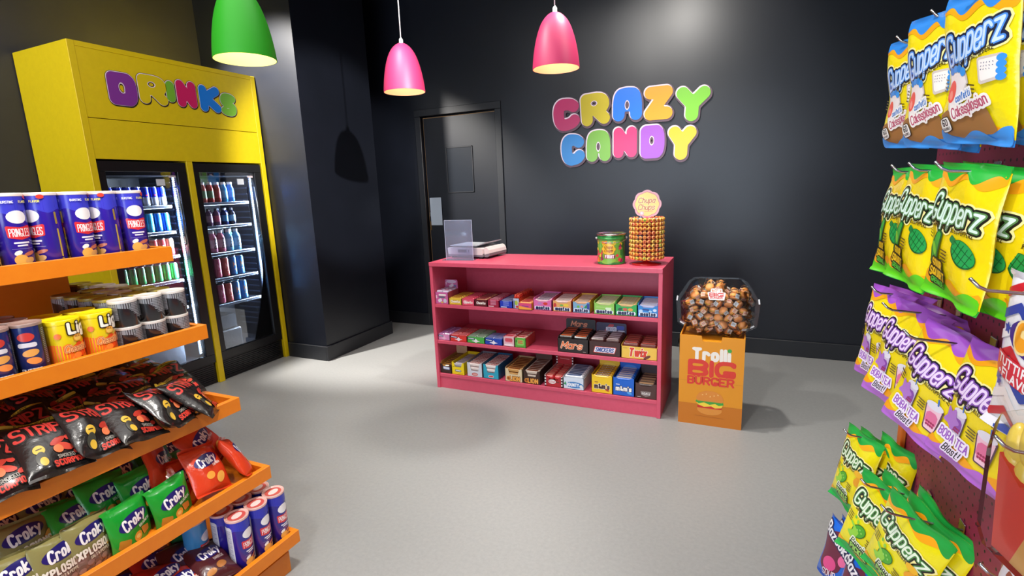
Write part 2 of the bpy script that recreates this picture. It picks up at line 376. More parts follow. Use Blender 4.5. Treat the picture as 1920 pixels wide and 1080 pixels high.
# ------------------------------------------------------------------ wall sign: ten moulded letters
SIGN = [('C', .545, 2.028, .262, .285, 'c22a68', 4), ('R', .803, 2.051, .271, .286, 'cdba00', 3), ('A', 1.077, 2.065, .266, .287, '0878ec', 0), ('Z', 1.329, 2.050, .246, .284, 'f8a400', 0), ('Y', 1.592, 2.017, .280, .285, '7ccc2c', -3),
 ('C', .600, 1.727, .235, .283, '1a86d4', 3), ('A', .830, 1.746, .234, .285, '7cba3e', 0), ('N', 1.059, 1.759, .233, .287, 'dc2870', 0), ('D', 1.285, 1.748, .219, .289, 'a050c4', 0), ('Y', 1.516, 1.722, .241, .287, 'd6bc06', -3)]
CN = {'c22a68': 'raspberry pink', 'cdba00': 'yellow', '0878ec': 'bright blue', 'f8a400': 'orange', '7ccc2c': 'lime green', '1a86d4': 'sky blue', '7cba3e': 'green', 'dc2870': 'hot pink', 'a050c4': 'purple', 'd6bc06': 'golden yellow'}
def fat_strokes(ch, w, h, r):
    S, gw = glyph(ch)
    if ch == 'C': p = chaikin([(4, 5.2), (3.2, 6), (0, 6.3), (0, -.3), (3.2, 0), (4, .9)], 3); S = np.hstack([p[:-1], p[1:]])
    if ch == 'S': p = chaikin([(4, 5.4), (3, 6), (0, 6), (0, 3.2), (4, 2.8), (4, 0), (1, 0), (0, .6)], 3); S = np.hstack([p[:-1], p[1:]])
    if ch == 'N': S = np.array([(0, 0, 0, 6), (0, 6, 4, 0), (4, 0, 4, 6.)])
    q = S.reshape(-1, 2).copy(); q[:, 0] = (q[:, 0]/max(gw, .01)-.5)*(w-2*r) if gw else 0; q[:, 1] = (q[:, 1]/6-.5)*(h-2*r)
    if ch == 'A': q[:, 1][np.abs(q[:, 1]-(2/6-.5)*(h-2*r)) < 1e-6] -= .005
    return q.reshape(-1, 4)
def fat_letter(mb, ch, w, h, face, mp, dark='1e1626', hi='f4e6f2', r=None, sc2=1., off0=.0):
    r = r or h*.168*sc2; pad = .045*h; S = fat_strokes(ch, w-2*pad, h-2*pad, r)
    if ch == 'A':  # rounded arch shape
        a = (w-2*pad-2*r)/2; b = (h-2*pad-2*r)/2
        p = chaikin([(-a, -b), (-a*.95, b*.9), (-a*.2, b), (a*.2, b), (a*.95, b*.9), (a, -b)], 3); S = np.vstack([np.hstack([p[:-1], p[1:]]), [(-a, -b*.1, a, -b*.1)]])
    c = r*.22; lim = lambda k: (-w/2-k, -h/2-k, w/2+k, h/2+k)
    sh = lambda dx, dy: (lambda P: segd(P-np.array([dx, dy]), S))
    e = pad*.5
    hole = {'R': [(-.02, .16, .055, .04)], 'A': [(0, -.03, .032, .06)], 'D': [(-.02, .03, .04, .06)], 'B': []}.get(ch, [])
    if ch in 'NKS': r *= .86 if ch != 'S' else .78
    def mk(fn, k):   # cuts the small counters out of the fat letters
        def f(P):
            d = fn(P)
            for (hx, hy, ha, hb_) in hole:
                A_ = ha*w*(1-.35*k); B_ = hb_*h*(1-.35*k)
                g = (np.sqrt(((P[:, 0]-hx*w)/A_)**2+((P[:, 1]-hy*h)/B_)**2)-1)*min(A_, B_)
                d = np.maximum(d, (r+.012)-g)
            return d
        return f
    return r, S, c, lim, sh, mk
for k, (ch, x, z, w_, h_, col, ang) in enumerate(SIGN):
    word = 'top' if k < 5 else 'bottom'
    lab = '%s bubble letter %s in the %s word of the sign on the black wall' % (CN[col], ch, word)
    t = thing('sign_letter', lab, 'letter', (x, YB, z), (0, R(-ang), 0), 'wall sign letters')
    r, S, c, lim, sh, mk = fat_letter(None, ch, w_, h_, col, None)
    FL = plane_map((0, 0, 0), (1, 0, 0), (0, 0, 1), (0, -1, 0))
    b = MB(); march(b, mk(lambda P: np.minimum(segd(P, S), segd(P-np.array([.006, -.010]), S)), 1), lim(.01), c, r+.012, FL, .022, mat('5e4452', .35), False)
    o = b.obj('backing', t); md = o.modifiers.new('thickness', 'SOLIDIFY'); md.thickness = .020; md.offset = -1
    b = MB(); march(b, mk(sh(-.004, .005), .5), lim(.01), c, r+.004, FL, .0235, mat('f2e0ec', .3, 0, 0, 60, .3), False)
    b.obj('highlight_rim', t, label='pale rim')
    b = MB(); march(b, mk(sh(.002, -.002), 0), lim(.01), c, r+.001, FL, .025, mat(col, .33, 0, 0, 60, .15), False)
    b.obj('face', t)

# ------------------------------------------------------------------ pendants
BULB = mat('fff2d0', .5, emit=4.)
def pendant(x, y, zb, h, rad, col, label, inner, pw):
    t = thing('pendant_lamp', label, 'lamp', (x, y, zb), group='pendant lamps over the shop floor')
    pr = [(0, 1), (.10, 1), (.2, .985), (.36, .94), (.54, .85), (.68, .73), (.80, .57), (.89, .40), (.955, .22), (.99, .07), (1, 0)]
    m = MB(); m.lathe([(rad*a, h*b) for a, b in pr[::-1]], mat(col, .5, 0, 0, 60, 0), 48); o = m.obj('lamp_shade', t)
    md = o.modifiers.new('s', 'SUBSURF'); md.levels = md.render_levels = 1
    m = MB(); m.lathe([(rad*a*.985-.001, h*b*.975) for a, b in pr[::-1]][:-1], mat(inner, .7), 48); m.lathe([(rad, 0), (rad*.985-.001, 0)], mat(col, .4), 48); m.obj('shade_lining', t, label='pale inside of the shade')
    m = MB(); m.lathe([(.012, h*.95), (.012, h*.8), (.02, h*.72), (.030, h*.6), (.028, h*.5), (.016, h*.44), (0.001, h*.42)], BULB, 16); m.obj('bulb', t)
    m = MB(); m.lathe([(.012, h), (.012, h+.02), (.005, h+.03)], mat('e8e8e8', .4), 12); m.tube([(0, 0, h+.02), (.002, 0, h+.5), (0, 0, CZ-zb-.02)], .0035, mat('d8d8dc', .4)); m.obj('cord', t)
    MB().lathe([(.05, CZ-zb-.03), (.05, CZ-zb)], mat('e8e8e8', .4), 20, caps=True).obj('ceiling_rose', t)
    l = bpy.data.lights.new('pendant_bulb', 'POINT'); l.energy = pw; l.shadow_soft_size = .03; l.color = (1, .85, .6); lo = bpy.data.objects.new('pendant_bulb_light', l); sc.collection.objects.link(lo); lo.location = (x, y, zb+h*.36)
pendant(.045, -.2, 2.03, .285, .128, 'b82e5c', 'pink bell pendant lamp on a white cord, left of the two pink ones', 'f8c8a8', .8)
pendant(1.040, -.2, 2.045, .285, .128, 'b82e5c', 'pink bell pendant lamp on a white cord near the wall sign', 'f8c8a8', .8)
pendant(-.01, -1.30, 2.015, .30, .128, '2fae1e', 'green bell pendant lamp hanging in front of the yellow drinks surround', 'f4e8a8', 1.4)

# ------------------------------------------------------------------ yellow drinks surround
YEL = mottled('yellow_laminate', 'd2b803', 'd8be07', 30., .42, .03, 500.)
X0 = -1.7084; YA, YZ, HF = -1.0949, .2153, 2.3932
hs = thing('drinks_surround', 'yellow cabinet surround with DRINKS lettering built round two coolers', 'cabinet', (-2.02, -.44, 0))
def part(mb, name, par, base, **k):
    mb.v = [(a-base[0], b-base[1], c-base[2]) for a, b, c in mb.v]; return mb.obj(name, par, **k)
hb = (-2.02, -.44, 0)
part(MB().box((-2.32, YA, 0), (X0, YA+.04, HF), YEL, .002), 'side_panel', hs, hb)
part(MB().box((-2.32, YZ-.04, 0), (X0, YZ, HF), YEL, .002), 'side_panel', hs, hb)
part(MB().box((-2.32, YA+.04, HF-.03), (X0, YZ-.04, HF), YEL), 'top_panel', hs, hb)
part(MB().box((X0-.5, -.471, 0), (X0-.004, -.425, 1.70), YEL, .002), 'divider_panel', hs, hb)
part(MB().box((X0-.02, YA+.04, 1.70), (X0-.003, YZ-.04, 1.947), YEL, .0015), 'lower_fascia', hs, hb)
fas = part(MB().box((X0-.02, YA+.04, 1.951), (X0-.003, YZ-.04, HF-.03), YEL, .0015), 'upper_fascia', hs, hb)
DR = [('D', -.824, 2.147, .195, .222, '7b2f8e', 'purple'), ('R', -.630, 2.170, .206, .206, 'd2bc08', 'yellow'), ('I', -.509, 2.177, .088, .200, '6fae2c', 'green'), ('N', -.393, 2.175, .174, .211, 'c8175c', 'crimson pink'), ('K', -.213, 2.165, .196, .216, '0a78d8', 'blue'), ('S', -.062, 2.142, .165, .200, '74b436', 'green')]
for ch, yy, zz, w_, h_, col, cn in DR:
    r, S, c, lim, sh, mk = fat_letter(None, ch, w_*1.0, h_*1.0, col, None, sc2=(1.0 if ch != 'I' else 1.5))
    if ch == 'I': r = .030
    FL = plane_map((X0-.003-hb[0], yy-hb[1], zz-hb[2]), (0, 1, 0), (0, 0, 1), (1, 0, 0)); b = MB()
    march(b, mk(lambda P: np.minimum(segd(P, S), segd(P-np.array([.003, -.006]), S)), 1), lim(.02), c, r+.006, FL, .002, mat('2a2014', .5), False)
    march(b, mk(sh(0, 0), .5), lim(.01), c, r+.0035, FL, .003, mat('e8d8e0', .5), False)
    march(b, mk(sh(.001, -.0015), 0), lim(.01), c, r+.0005, FL, .004, mat(col, .45), False)
    b.obj('letter_'+ch.lower(), fas, label=cn+' bubble letter '+ch)

# ------------------------------------------------------------------ coolers and drinks
BLK = mat('0c0d10', .35); CGL = clear('cooler_door_glass', (.93, .95, 1), .01, 1.55); LED = mat('cfe8ff', .5, emit=26.)
INK = mat('15181f', .4)
def cooler(ya, yb, label, shelves):
    yc = (ya+yb)/2; base = (-2.0, yc, 0); t = thing('drinks_cooler', label, 'fridge', base)
    P = lambda m, n, par=t, **k: part(m, n, par, base, **k)
    m = MB(); xb = -2.28; xf = X0-.06
    m.box((xb, ya+.002, .0), (xb+.03, yb-.002, 1.69), INK).box((xb+.03, ya+.002, .17), (xf, ya+.03, 1.69), INK).box((xb+.03, yb-.03, .17), (xf, yb-.002, 1.69), INK)
    m.box((xb+.03, ya+.03, 1.60), (xf, yb-.03, 1.69), INK).box((xb+.03, ya+.03, .17), (xf, yb-.03, .20), INK); P(m, 'body')
    m = MB(); m.box((xb+.03, ya+.002, 0), (X0-.03, yb-.002, .165), BLK)
    for k in range(9): m.box((X0-.03, ya+.02, .022+k*.0155), (X0-.024, yb-.02, .030+k*.0155), BLK)
    P(m, 'grille_plinth')
    m = MB(); x1 = X0-.012; x2 = xf+.003
    for (a, b, c, d_) in ((ya+.004, yb-.004, .17, .235), (ya+.004, yb-.004, 1.625, 1.69), (ya+.004, ya+.047, .235, 1.625), (yb-.072, yb-.004, .235, 1.625)): m.box((x2, a, c), (x1, b, d_), BLK, .002)
    dr = P(m, 'door')
    part(MB().box((x1-.02, ya+.047, .235), (x1-.016, yb-.072, 1.625), CGL), 'glass', dr, base)
    m = MB(); yy = yb-.05; m.tube([(x1, yy-.06, 1.52), (x1+.025, yy-.06, 1.51), (x1+.03, yy-.055, 1.3), (x1+.025, yy-.05, 1.12), (x1, yy-.05, 1.10)], .006, mat('8a8f96', .25, .9)); part(m, 'handle', dr, base, label='slim metal pull handle')
    m = MB(); m.box((xf-.02, yb-.082, .25), (xf-.012, yb-.064, 1.60), mat('c9d2de', .3, .6))
    for k in range(84): m.box((xf-.012, yb-.078, .258+k*.016), (xf-.0085, yb-.068, .266+k*.016), LED)
    P(m, 'led_strip', label='column of white LED dots')
    m = MB()
    for k in range(26): m.box((xb+.1, yb-.034, .3+k*.05), (xf-.12, yb-.03, .312+k*.05), mat('2c3444', .4))
    P(m, 'rack_ladder')
    for z in shelves:
        m = MB(); m.box((xb+.05, ya+.032, z-.012), (xf-.05, yb-.09, z-.004), mat('20252e', .4)); m.box((xf-.05, ya+.032, z-.022), (xf-.042, yb-.09, z), mat('7c8490', .25, .8), .002)
        P(m, 'shelf')
    m = MB(); P(m.box((x1-.0155, yc+.07, 1.53), (x1-.0150, yc+.13, 1.575), mat('c9cfd6', .6)), 'door_sticker', label='pale square sticker on the glass'); P(MB().box((x1-.0155, yb-.13, 1.585), (x1-.0150, yb-.08, 1.60), mat('c0b4b8', .6)), 'rating_label', label='narrow pinkish strip sticker')
    l = bpy.data.lights.new('cooler_led_light', 'AREA'); l.shape = 'RECTANGLE'; l.size = .02; l.size_y = 1.35; l.energy = 46.; l.color = (.75, .88, 1)
    lo = bpy.data.objects.new('cooler_led_light', l); sc.collection.objects.link(lo); lo.location = (xf-.024, yb-.075, .93)
    lo.rotation_euler = Vector((-.5, -1, 0)).to_track_quat('-Z', 'Y').to_euler()
    return t
LS = [1.393, 1.207, 1.030, .848, .64]; RS = [1.397, 1.214, 1.000, .796, .585]
cooler(YA+.04, -.471, 'left black glass-door drinks cooler, partly hidden by the snack display', LS)
cooler(-.425, YZ-.04, 'right black glass-door drinks cooler next to the black column', RS)
def can_kind(col, col2, r, h, extra=None, name='drink_can'):
    def mk():
        t = thing(name, 'x', 'drink')
        m = MB(); M1 = mat(col, .25, .25, 0, 60, .3); M2 = mat(col2, .25, .25, 0, 60, .3)
        m.lathe([(r*.72, 0), (r*.95, .006), (r, .014), (r, h*.45)], M2, 20); m.lathe([(r, h*.45), (r, h-.016), (r*.86, h-.004)], M1, 20)
        if extra: printed(m, extra, cyl_map(r, 0, 0.))
        m.obj('can_body', t)
        MB().lathe([(r*.86, h-.004), (r*.88, h), (r*.8, h), (r*.78, h-.004), (0, h-.004)], mat('c8ccd2', .25, 1.), 20).obj('can_lid', t); return t
    return Kind(mk)
def bottle_kind(col, lab, cap, r, h, txt=None, neck=.42, name='drink_bottle'):
    def mk():
        t = thing(name, 'x', 'drink')
        m = MB(); C_ = mat(col, .18, 0, 0, 60, .5); L_ = mat(lab, .4)
        m.lathe([(r*.8, 0), (r, .008), (r, h*.22)], C_, 20); m.lathe([(r*1.01, h*.22), (r*1.01, h*.58)], L_, 20); m.lathe([(r, h*.58), (r*.97, h*.68), (r*.75, h*.78), (r*neck, h*.86), (r*neck, h*.9)], C_, 20)
        if txt: printed(m, txt, cyl_map(r*1.01, 0, 0.))
        m.obj('bottle_body', t)
        MB().lathe([(r*neck*1.1, h*.88), (r*neck*1.1, h*.985), (r*neck, h), (0, h)], mat(cap, .4), 16).obj('bottle_cap', t); return t
    return Kind(mk)
def fill(kind_of, ya, n, dy, z, side, row, rows=2, x=-1.86):
    for i in range(n):
        k, desc = kind_of(i)
        for j in range(rows):
            k.put((x-j*.075, ya+i*dy, z), (0, 0, 0), '%s, %s shelf, %s cooler' % (desc, row, side), '%s on the %s shelf, %s cooler' % (desc, row, side))
cs = .0262
k_blue = can_kind('2238c8', 'b6bcc8', cs, .134, [('E', 0, 7.5, 1.0, .5, 0, 'd02040')]); k_cyan = can_kind('3fa8d0', '58b8d8', cs, .134); k_mid = can_kind('2a6fd0', '2460c0', cs, .134, [('R', 0, 6, 1.2, 5, .4, 0, '3f8ce0')])
k_red = can_kind('b8343c', 'c9c0c0', cs, .125, [('R', 0, 6, 2, 4, .6, 20, 'd8d2d0')]); k_tan = can_kind('c9a98a', 'b83840', cs, .125); k_green = can_kind('3cb86c', '34b060', cs, .125, [('P', [(-.9, 12), (1.2, 12), (.9, 8), (-.6, 6)], .1, '3a6a50')])
fill(lambda i: (k_blue, 'blue and silver slim energy can'), -1.0, 8, .058, LS[0], 'left', 'top')
fill(lambda i: (k_cyan, 'pale turquoise slim can') if i < 6 else (k_mid, 'mid blue slim can'), -1.0, 8, .058, LS[1], 'left', 'second')
fill(lambda i: (k_red, 'red and white slim can') if i < 7 else (k_tan, 'tan and red slim can'), -1.0, 8, .058, LS[2], 'left', 'third')
fill(lambda i: (k_green, 'green slim can'), -1.0, 8, .058, LS[3], 'left', 'fourth')
V1 = [bottle_kind(c, l, 'eef0f4', .028, .158, neck=.62) for c, l in (('d88fa0', 'e8c8d4'), ('c86a5c', '8aa87a'), ('c0463c', '7a9a70'), ('b84a3c', 'd0504c'), ('3c9ae0', '6cb8ea'), ('1f78d8', '3a88e0'))]
D1 = ['pink vitamin water bottle', 'coral vitamin water bottle with a green label', 'red vitamin water bottle with a green label', 'orange red vitamin water bottle', 'light blue vitamin water bottle', 'deep blue vitamin water bottle']
fill(lambda i: (V1[i], D1[i]), -.338, 6, .0605, RS[0], 'right', 'top')
V2 = [bottle_kind(c, l, k_, .027, .135, neck=.4) for c, l, k_ in (('2a2a24', 'd8d020', 'd8c830'), ('6a4a66', 'a88aa8', '3c3844'), ('7a5070', 'c85878', '3c3844'), ('14286a', '2c9ad8', '8090a8'), ('10183c', '80a8c0', '8090a8'))]
D2 = ['small dark bottle with a yellow label', 'small violet bottle with a lilac label', 'small violet bottle with a pink label', 'small navy bottle with a light blue label', 'small black bottle with a grey label']
fill(lambda i: (V2[i], D2[i]), -.325, 5, .068, RS[1], 'right', 'second')
PT = [('T', 'Prime', 0, 7.5, 2.2, dict(r=.11, ang=90, fit=8.5), [(0, '14141a')])]
V3 = [bottle_kind(c, l, 'dfe2e8', .0325, .175, PT, .5) for c, l in (('d8d4d0', 'e6e4e2'), ('d88aa4', 'e4c0d0'), ('d87c90', 'e4b8c4'), ('7ab8e0', 'a8cfe8'), ('6ab4e4', '9accee'))]
D3 = ['white sports drink bottle with black side lettering', 'pink sports drink bottle with black side lettering', 'red and white sports drink bottle with black side lettering', 'pale blue sports drink bottle with black side lettering', 'sky blue sports drink bottle with black side lettering']
fill(lambda i: (V3[i], D3[i]), -.322, 5, .071, RS[2], 'right', 'third', x=-1.865)
scr = lambda c: [('T', 'M', 0, 9, 4, dict(r=.07), [(0, c)]), ('R', 0, 5, 1.6, .5, .1, 0, c)]
K4 = [can_kind('14161a', '14161a', .032, .158, scr('4cc860')), can_kind('cc7088', 'c4647c', .032, .158, scr('e8a0b0')), can_kind('cc6a60', 'c46058', .032, .158, scr('e8a090')), can_kind('4a8ccc', '4484c4', .032, .158, scr('d89860')), can_kind('5098d4', '4a90cc', .032, .158, scr('e0a868'))]
D4 = ['black and green tall energy can', 'rose pink tall energy can', 'coral red tall energy can', 'blue and orange tall energy can', 'light blue and orange tall energy can']
fill(lambda i: (K4[i], D4[i]), -.318, 5, .070, RS[3], 'right', 'fourth', x=-1.865)
fill(lambda i: (K4[i], D4[i]), -.318, 5, .070, RS[4], 'right', 'lowest', x=-1.865)
cr = MB(); cr.box((-2.15, -.36, .2), (-1.84, -.12, .36), mat('3a4048', .25, 0, .3, 20), .01); cr.box((-2.15, -.35, .362), (-1.86, -.14, .48), mat('343a42', .25, 0, .3, 20), .01)
cr.obj('shrink_wrapped_tray', label='shrink-wrapped grey drinks tray in the bottom of the right cooler', cat='drinks pack')
cr = MB(); cr.box((-2.15, -.98, .2), (-1.84, -.62, .38), mat('3a4048', .25, 0, .3, 20), .01)
cr.obj('shrink_wrapped_tray', label='shrink-wrapped grey drinks tray in the bottom of the left cooler', cat='drinks pack')
# ------------------------------------------------------------------ pink counter
PNK = mottled('pink_laminate', 'd04e68', 'd5536d', 40., .38, .02, 500.); PNE = mat('d9506a', .4)
W_, D_, H_ = 1.594, .50, .929
ct = thing('shelf_counter', 'wide pink open-fronted shelf counter holding boxes of sweets', 'counter', (W_/2, D_/2, 0)); cb = (W_/2, D_/2, 0)
S1, S2, S3 = .630, .362, .112
for a in (0, W_-.024): part(MB().box((a, 0, 0), (a+.024, D_, H_-.028), PNK, .0015), 'side_panel', ct, cb)
part(MB().box((0, -.004, H_-.028), (W_, D_, H_), PNK, .0015), 'countertop', ct, cb)
for z in (S1, S2, S3): part(MB().box((.024, .006, z-.024), (W_-.024, D_-.016, z), PNK, .001), 'shelf', ct, cb)
part(MB().box((.024, D_-.016, .0), (W_-.024, D_-.004, H_-.028), PNK), 'back_panel', ct, cb)
part(MB().box((.024, .012, 0), (W_-.024, .03, S3-.024), PNK), 'plinth', ct, cb)

def rail_pack(w, d, h, col, col2, txt=None):
    m = MB(); m.box((-w/2, -d/2, 0), (w/2, d/2, h), mat(col, .3, 0, .15, 60., .3), min(h, d)*.28)
    m.box((-w*.36, -d*.36, h), (w*.36, d*.36, h+.0006), mat(col2, .35)); 
    if txt: printed(m, [('T', txt, 0, 0, d*55, dict(r=.11, fit=w*62), [(0, 'f0ece6')])], plane_map((0, 0, h+.0007), (1, 0, 0), (0, 1, 0), (0, 0, 1)))
    return m
def sweet_box(x0, x1, z, d, h, col, front, label, packdesc, pcol, pcol2, nx=1, ny=6, side=None, hf=None, over=.012, header=None, ptxt=None, notch=0, name='sweet_box', y0=.016, tilt=0, pack='sweet_pack', layers=1):
    """open display tray standing at the shelf edge; the packs in it are things of their own"""
    w = x1-x0; cx = (x0+x1)/2; hf = hf or h; side = side or col; th = .0025
    t = thing(name, label, 'sweet box', (cx, y0+d/2, z))
    m = MB(); C1 = mat(col, .42); C2 = mat(side, .45); a = -w/2+.0008; b = w/2-.0008; f = -d/2
    m.box((a, f, 0), (b, f+d, th), C2)
    if notch:   # front wall with a lowered middle
        q = notch; m.prism([(a, 0), (b, 0), (b, hf), (b-w*.16, hf*.97), (b-w*.27, hf*q), (a+w*.27, hf*q), (a+w*.16, hf*.97), (a, hf)], f, f+th, C1)
    else: m.box((a, f, 0), (b, f+th, hf), C1)
    for xx in (a, b-th): m.prism([(f, 0), (f+d, 0), (f+d, h*1.05), (f+.02, max(hf, h)), (f, hf)], xx, xx+th, C2, axis='x')
    m.box((a, f+d-th, 0), (b, f+d, h*1.05), C2)
    printed(m, front, plane_map((0, f, 0), (1, 0, 0), (0, 0, 1), (0, -1, 0)), clip=(a*100, 0, b*100, hf*100))
    m.obj('tray', t)
    if header:
        hh, hs_, hcol, pr = header; hh = min(hh, (.335 if z < .2 else .60 if z < .5 else 1)-z-h*.9); m = MB(); e = .008
        pl = [(a, h*.9), (b, h*.9), (b, h*.9+hh-e), (b-e, h*.9+hh), (a+e, h*.9+hh), (a, h*.9+hh-e)]
        m.prism(pl, f+d-.010, f+d-.0075, mat(hcol, .45)); printed(m, pr, plane_map((0, f+d-.0102, h*.9), (1, 0, 0), (0, 0, 1), (0, -1, 0)), clip=(a*100+.1, .2, b*100-.1, hh*100)); m.obj('header_card', t)
    pw = (w-.008)/nx; pd = (d-.010)/ny; ph = min(pd*.9, .03)
    zt = (hf*notch if notch else hf)+over-ph if tilt == 0 else h-.02
    K = Kind(lambda: rail_pack(pw*.96, pd*.9, ph, pcol, pcol2, ptxt).obj(pack, None, cat='sweets'))
    rnd = random.Random(int(x0*1000)+int(z*100))
    for i in range(nx):
        for j in range(ny):
            zz = z+max(zt, .004)+(h-hf)*(j/ny)*.8
            if j == 0 and notch and notch < .9:
                lo = zz-ph*1.05
                while lo > z+.004: K.put((cx+(i-(nx-1)/2)*pw, y0+.005+pd*.5, lo), (0, 0, rnd.uniform(-.02, .02)), packdesc, packdesc.replace('pack', 'packs').replace('bar', 'bars')+', repeated'); lo -= ph*1.05
            K.put((cx+(i-(nx-1)/2)*pw, y0+.005+pd*(j+.5), zz), (rnd.uniform(-.02, .02)+tilt, rnd.uniform(-.02, .02), rnd.uniform(-.02, .02)), packdesc, packdesc.replace('pack', 'packs').replace('bar', 'bars')+', repeated')
    return t
def LG(s, x, y, h, fit, col='f4f0ec', out=None, r=.12, **k): return ('T', s, x, y, h, dict(r=r, fit=fit, **k), ([(out[0], out[1])] if out else [])+[(0, col)])
# --- upper shelf
z = S1
sweet_box(.024, .131, z, .15, .085, 'c8609c', [LG('S', -4.3, 5, 1.6, 1, r=.16), ('R', .6, 6.6, 6, 1.2, .5, 0, 'e6e2dc'), ('E', 0, 5, 3, .6, 0, '5a6070'), ('R', -1.5, 2.6, 3.2, 2.2, .3, 25, 'd8d0dc'), ('E', 2.6, 2.4, 1.4, 1.5, 0, 'c8c4d0'), ('E', .2, 1.2, .9, .6, 0, 'c8b838')],
 'mauve and white sweet box with raised lid at the left end of the upper shelf', 'small pale sachet in the mauve box on the upper shelf', 'cfc4da', 'a06888', 2, 3, side='b04858', header=(.075, 0, 'c46aa0', [('E', 0, 6, 4.2, 1.2, 0, 'd4c4de'), ('R', 0, 3, 4, 2, .4, 30, 'd8ccdc'), ('E', 3, 3, 1.2, .8, 0, '6a70a0'), LG('S', -4.2, 4.6, 1.5, .9, r=.16)]))
low = .047
def low_box(x0, x1, col, txt, label, pd_, pc, pc2, over=.006, nx=1, ny=6, d=.2, extra=(), tc='f2e8e0', h=low, **k):
    return sweet_box(x0, x1, z, d, h, col, list(extra)+([LG(txt, 0, h*52, 1.5, (x1-x0)*72, tc, r=.13)] if txt else []), label, pd_, pc, pc2, nx, ny, over=over, **k)
low_box(.136, .237, 'e0c040', 'Chewits', 'flat yellow chew box on the upper shelf beside the mauve box', 'ochre chew bar in the flat yellow box', 'c89a38', 'b8842c', extra=[('E', 0, 2.4, 4, 1.2, 0, 'c89c30')])
low_box(.239, .338, 'd84c68', 'Chewits', 'flat rose pink chew box on the upper shelf', 'rose chew bar in the flat rose pink box', 'cc4058', 'd8586c', extra=[('E', -2, 2.4, 1.8, 1.5, 0, 'e890a0')])
low_box(.341, .437, '5a1c22', 'Chewits', 'flat dark maroon chew box on the upper shelf', 'tan chew bar in the flat maroon box', 'b07058', '8a3038')
low_box(.439, .526, '9c1c3c', '', 'flat crimson box with four pale stripes on the upper shelf', 'crimson stick pack in the flat crimson box', 'b04460', 'c88090', extra=[('R', 0, 2+k*.8, 4.2, .3, .1, 0, 'd8a0bc') for k in range(4)]+[('R', -1.6, .7, 4, .6, .1, 0, 'e0c8d0')], d=.23)
low_box(.531, .625, '1c34b0', '', 'flat royal blue box with four pale stripes on the upper shelf', 'slate blue stick pack in the royal blue box', '5a6494', '8088ac', extra=[('R', 0, 2+k*.8, 4.2, .3, .1, 0, '8c9ce0') for k in range(4)]+[('R', -1.6, .7, 4.4, .6, .1, 0, 'd0d4e8')])
sweet_box(.629, .676, z, .26, .07, 'b8bcd0', [('E', 0, 4, 1.2, 1.6, 0, 'a8b840'), ('E', .6, 1.4, 1, .8, 0, 'c83c34'), ('R', -1.4, 3, .7, 5.4, .2, 0, '5060a8')], 'narrow tall box with red strawberry print on the upper shelf', 'bright red sweet tube on the narrow tall box', 'd83c28', 'e86848', 2, 8, side='c83828', over=.022)
low_box(.674, .771, 'f0a03c', '', 'orange and magenta flat gum box on the upper shelf', 'orange gum strip in the orange and magenta box', 'f0a060', 'c84c50', extra=[('P', [(-4.4, 4.4), (4.4, 4.4), (4.4, 1.2), (-4.4, 2.6)], .1, 'd84878'), ('R', 0, 2.5, 5, .5, .1, -4, '6a3c88')], y0=.002, ny=7)
mz = 'dfe4ee'; NAVY = '1a2250'
def mentos(x0, x1, col, label, pd_, pc, pc2, extra, band='dfe6f2', **k):
    w = (x1-x0)*100
    return sweet_box(x0, x1, z, .20, .082, col, list(extra)+[('R', 0, 1.75, w*.86, 2.1, .5, -1, band), LG('mentos', 0, 1.9, 2.1, w*.74, NAVY, r=.15)], label, pd_, pc, pc2, 1, 7, hf=.072, over=.014, notch=.80, ptxt='mentos', **k)
mentos(.775, .903, 'd868a8', 'pink roll mint box, leftmost of the six notched boxes on the upper shelf', 'pale pink sweet roll in the pink box', 'e0a8b8', '3c4470', [('E', 2, 4.6, 1.6, .9, 0, 'd03c30'), ('E', -2, 4.6, 1.4, .8, 0, 'b878b8')])
mentos(.909, 1.036, 'e0a060', 'roll sweet box with red corner and lemon print on the upper shelf', 'cream sweet roll in the lemon print box', 'd8b0a8', 'd8c0b8', [('E', -4.8, 4, 1, 1.6, 0, 'c83c38'), ('E', 2.6, 4.4, 1.8, .9, 0, 'e8c83c'), ('E', -.4, 4.2, 1.2, .6, 0, '6ab04a')], side='b82c34')
mentos(1.042, 1.156, '7ca8c8', 'rainbow roll sweet box with a navy block at its right on the upper shelf', 'orange and cream sweet roll in the rainbow box', 'd8a078', 'c8b8a0', [('E', -2, 4, .9, .8, 0, '6ab048'), ('E', .4, 4.2, .9, .8, 0, 'e09088'), ('P', [(2, 3.4), (3.4, 5.4), (3.6, 3.6)], .2, '2c8c48'), ('R', 4.4, 4, 1.5, 5, .2, 0, '2c3c9c')], side='e0a830')
mentos(1.179, 1.311, '8fc858', 'light green roll sweet box with a cloud print on the upper shelf', 'pale lime sweet roll in the light green box', 'b8c080', 'd0d4a8', [('E', 2.6, 3.7, 1.9, 1.1, 0, 'd8ecc8'), ('R', 0, 4.6, 10, .5, .2, 0, 'b0d880')])
mentos(1.313, 1.446, '2ca850', 'dark green roll sweet box with fruit prints on the upper shelf', 'fruit print sweet roll in the dark green box', 'd0a870', '98a860', [('E', -3.6, 4, 1.4, .9, 20, '24563c'), ('E', -.6, 4, 1.4, .9, 0, 'c85844'), ('E', 2.6, 4, 1.5, .9, 0, 'e0a040')])
mentos(1.448, 1.570, '2c84d0', 'blue roll sweet box with white bubbles at the right end of the upper shelf', 'pale blue sweet roll in the blue box', 'a8acd0', 'c4c8dc', [('E', -4.2, 3.6, 1.2, 1, 0, 'b8d4f0'), ('E', 4, 4.4, 1.1, .9, 0, 'd0e0f4'), ('E', 1.4, 3.6, 1, .7, 0, '9cc8ec'), ('R', -1.2, 4.6, 4, .9, .4, -4, '1c3c90')])
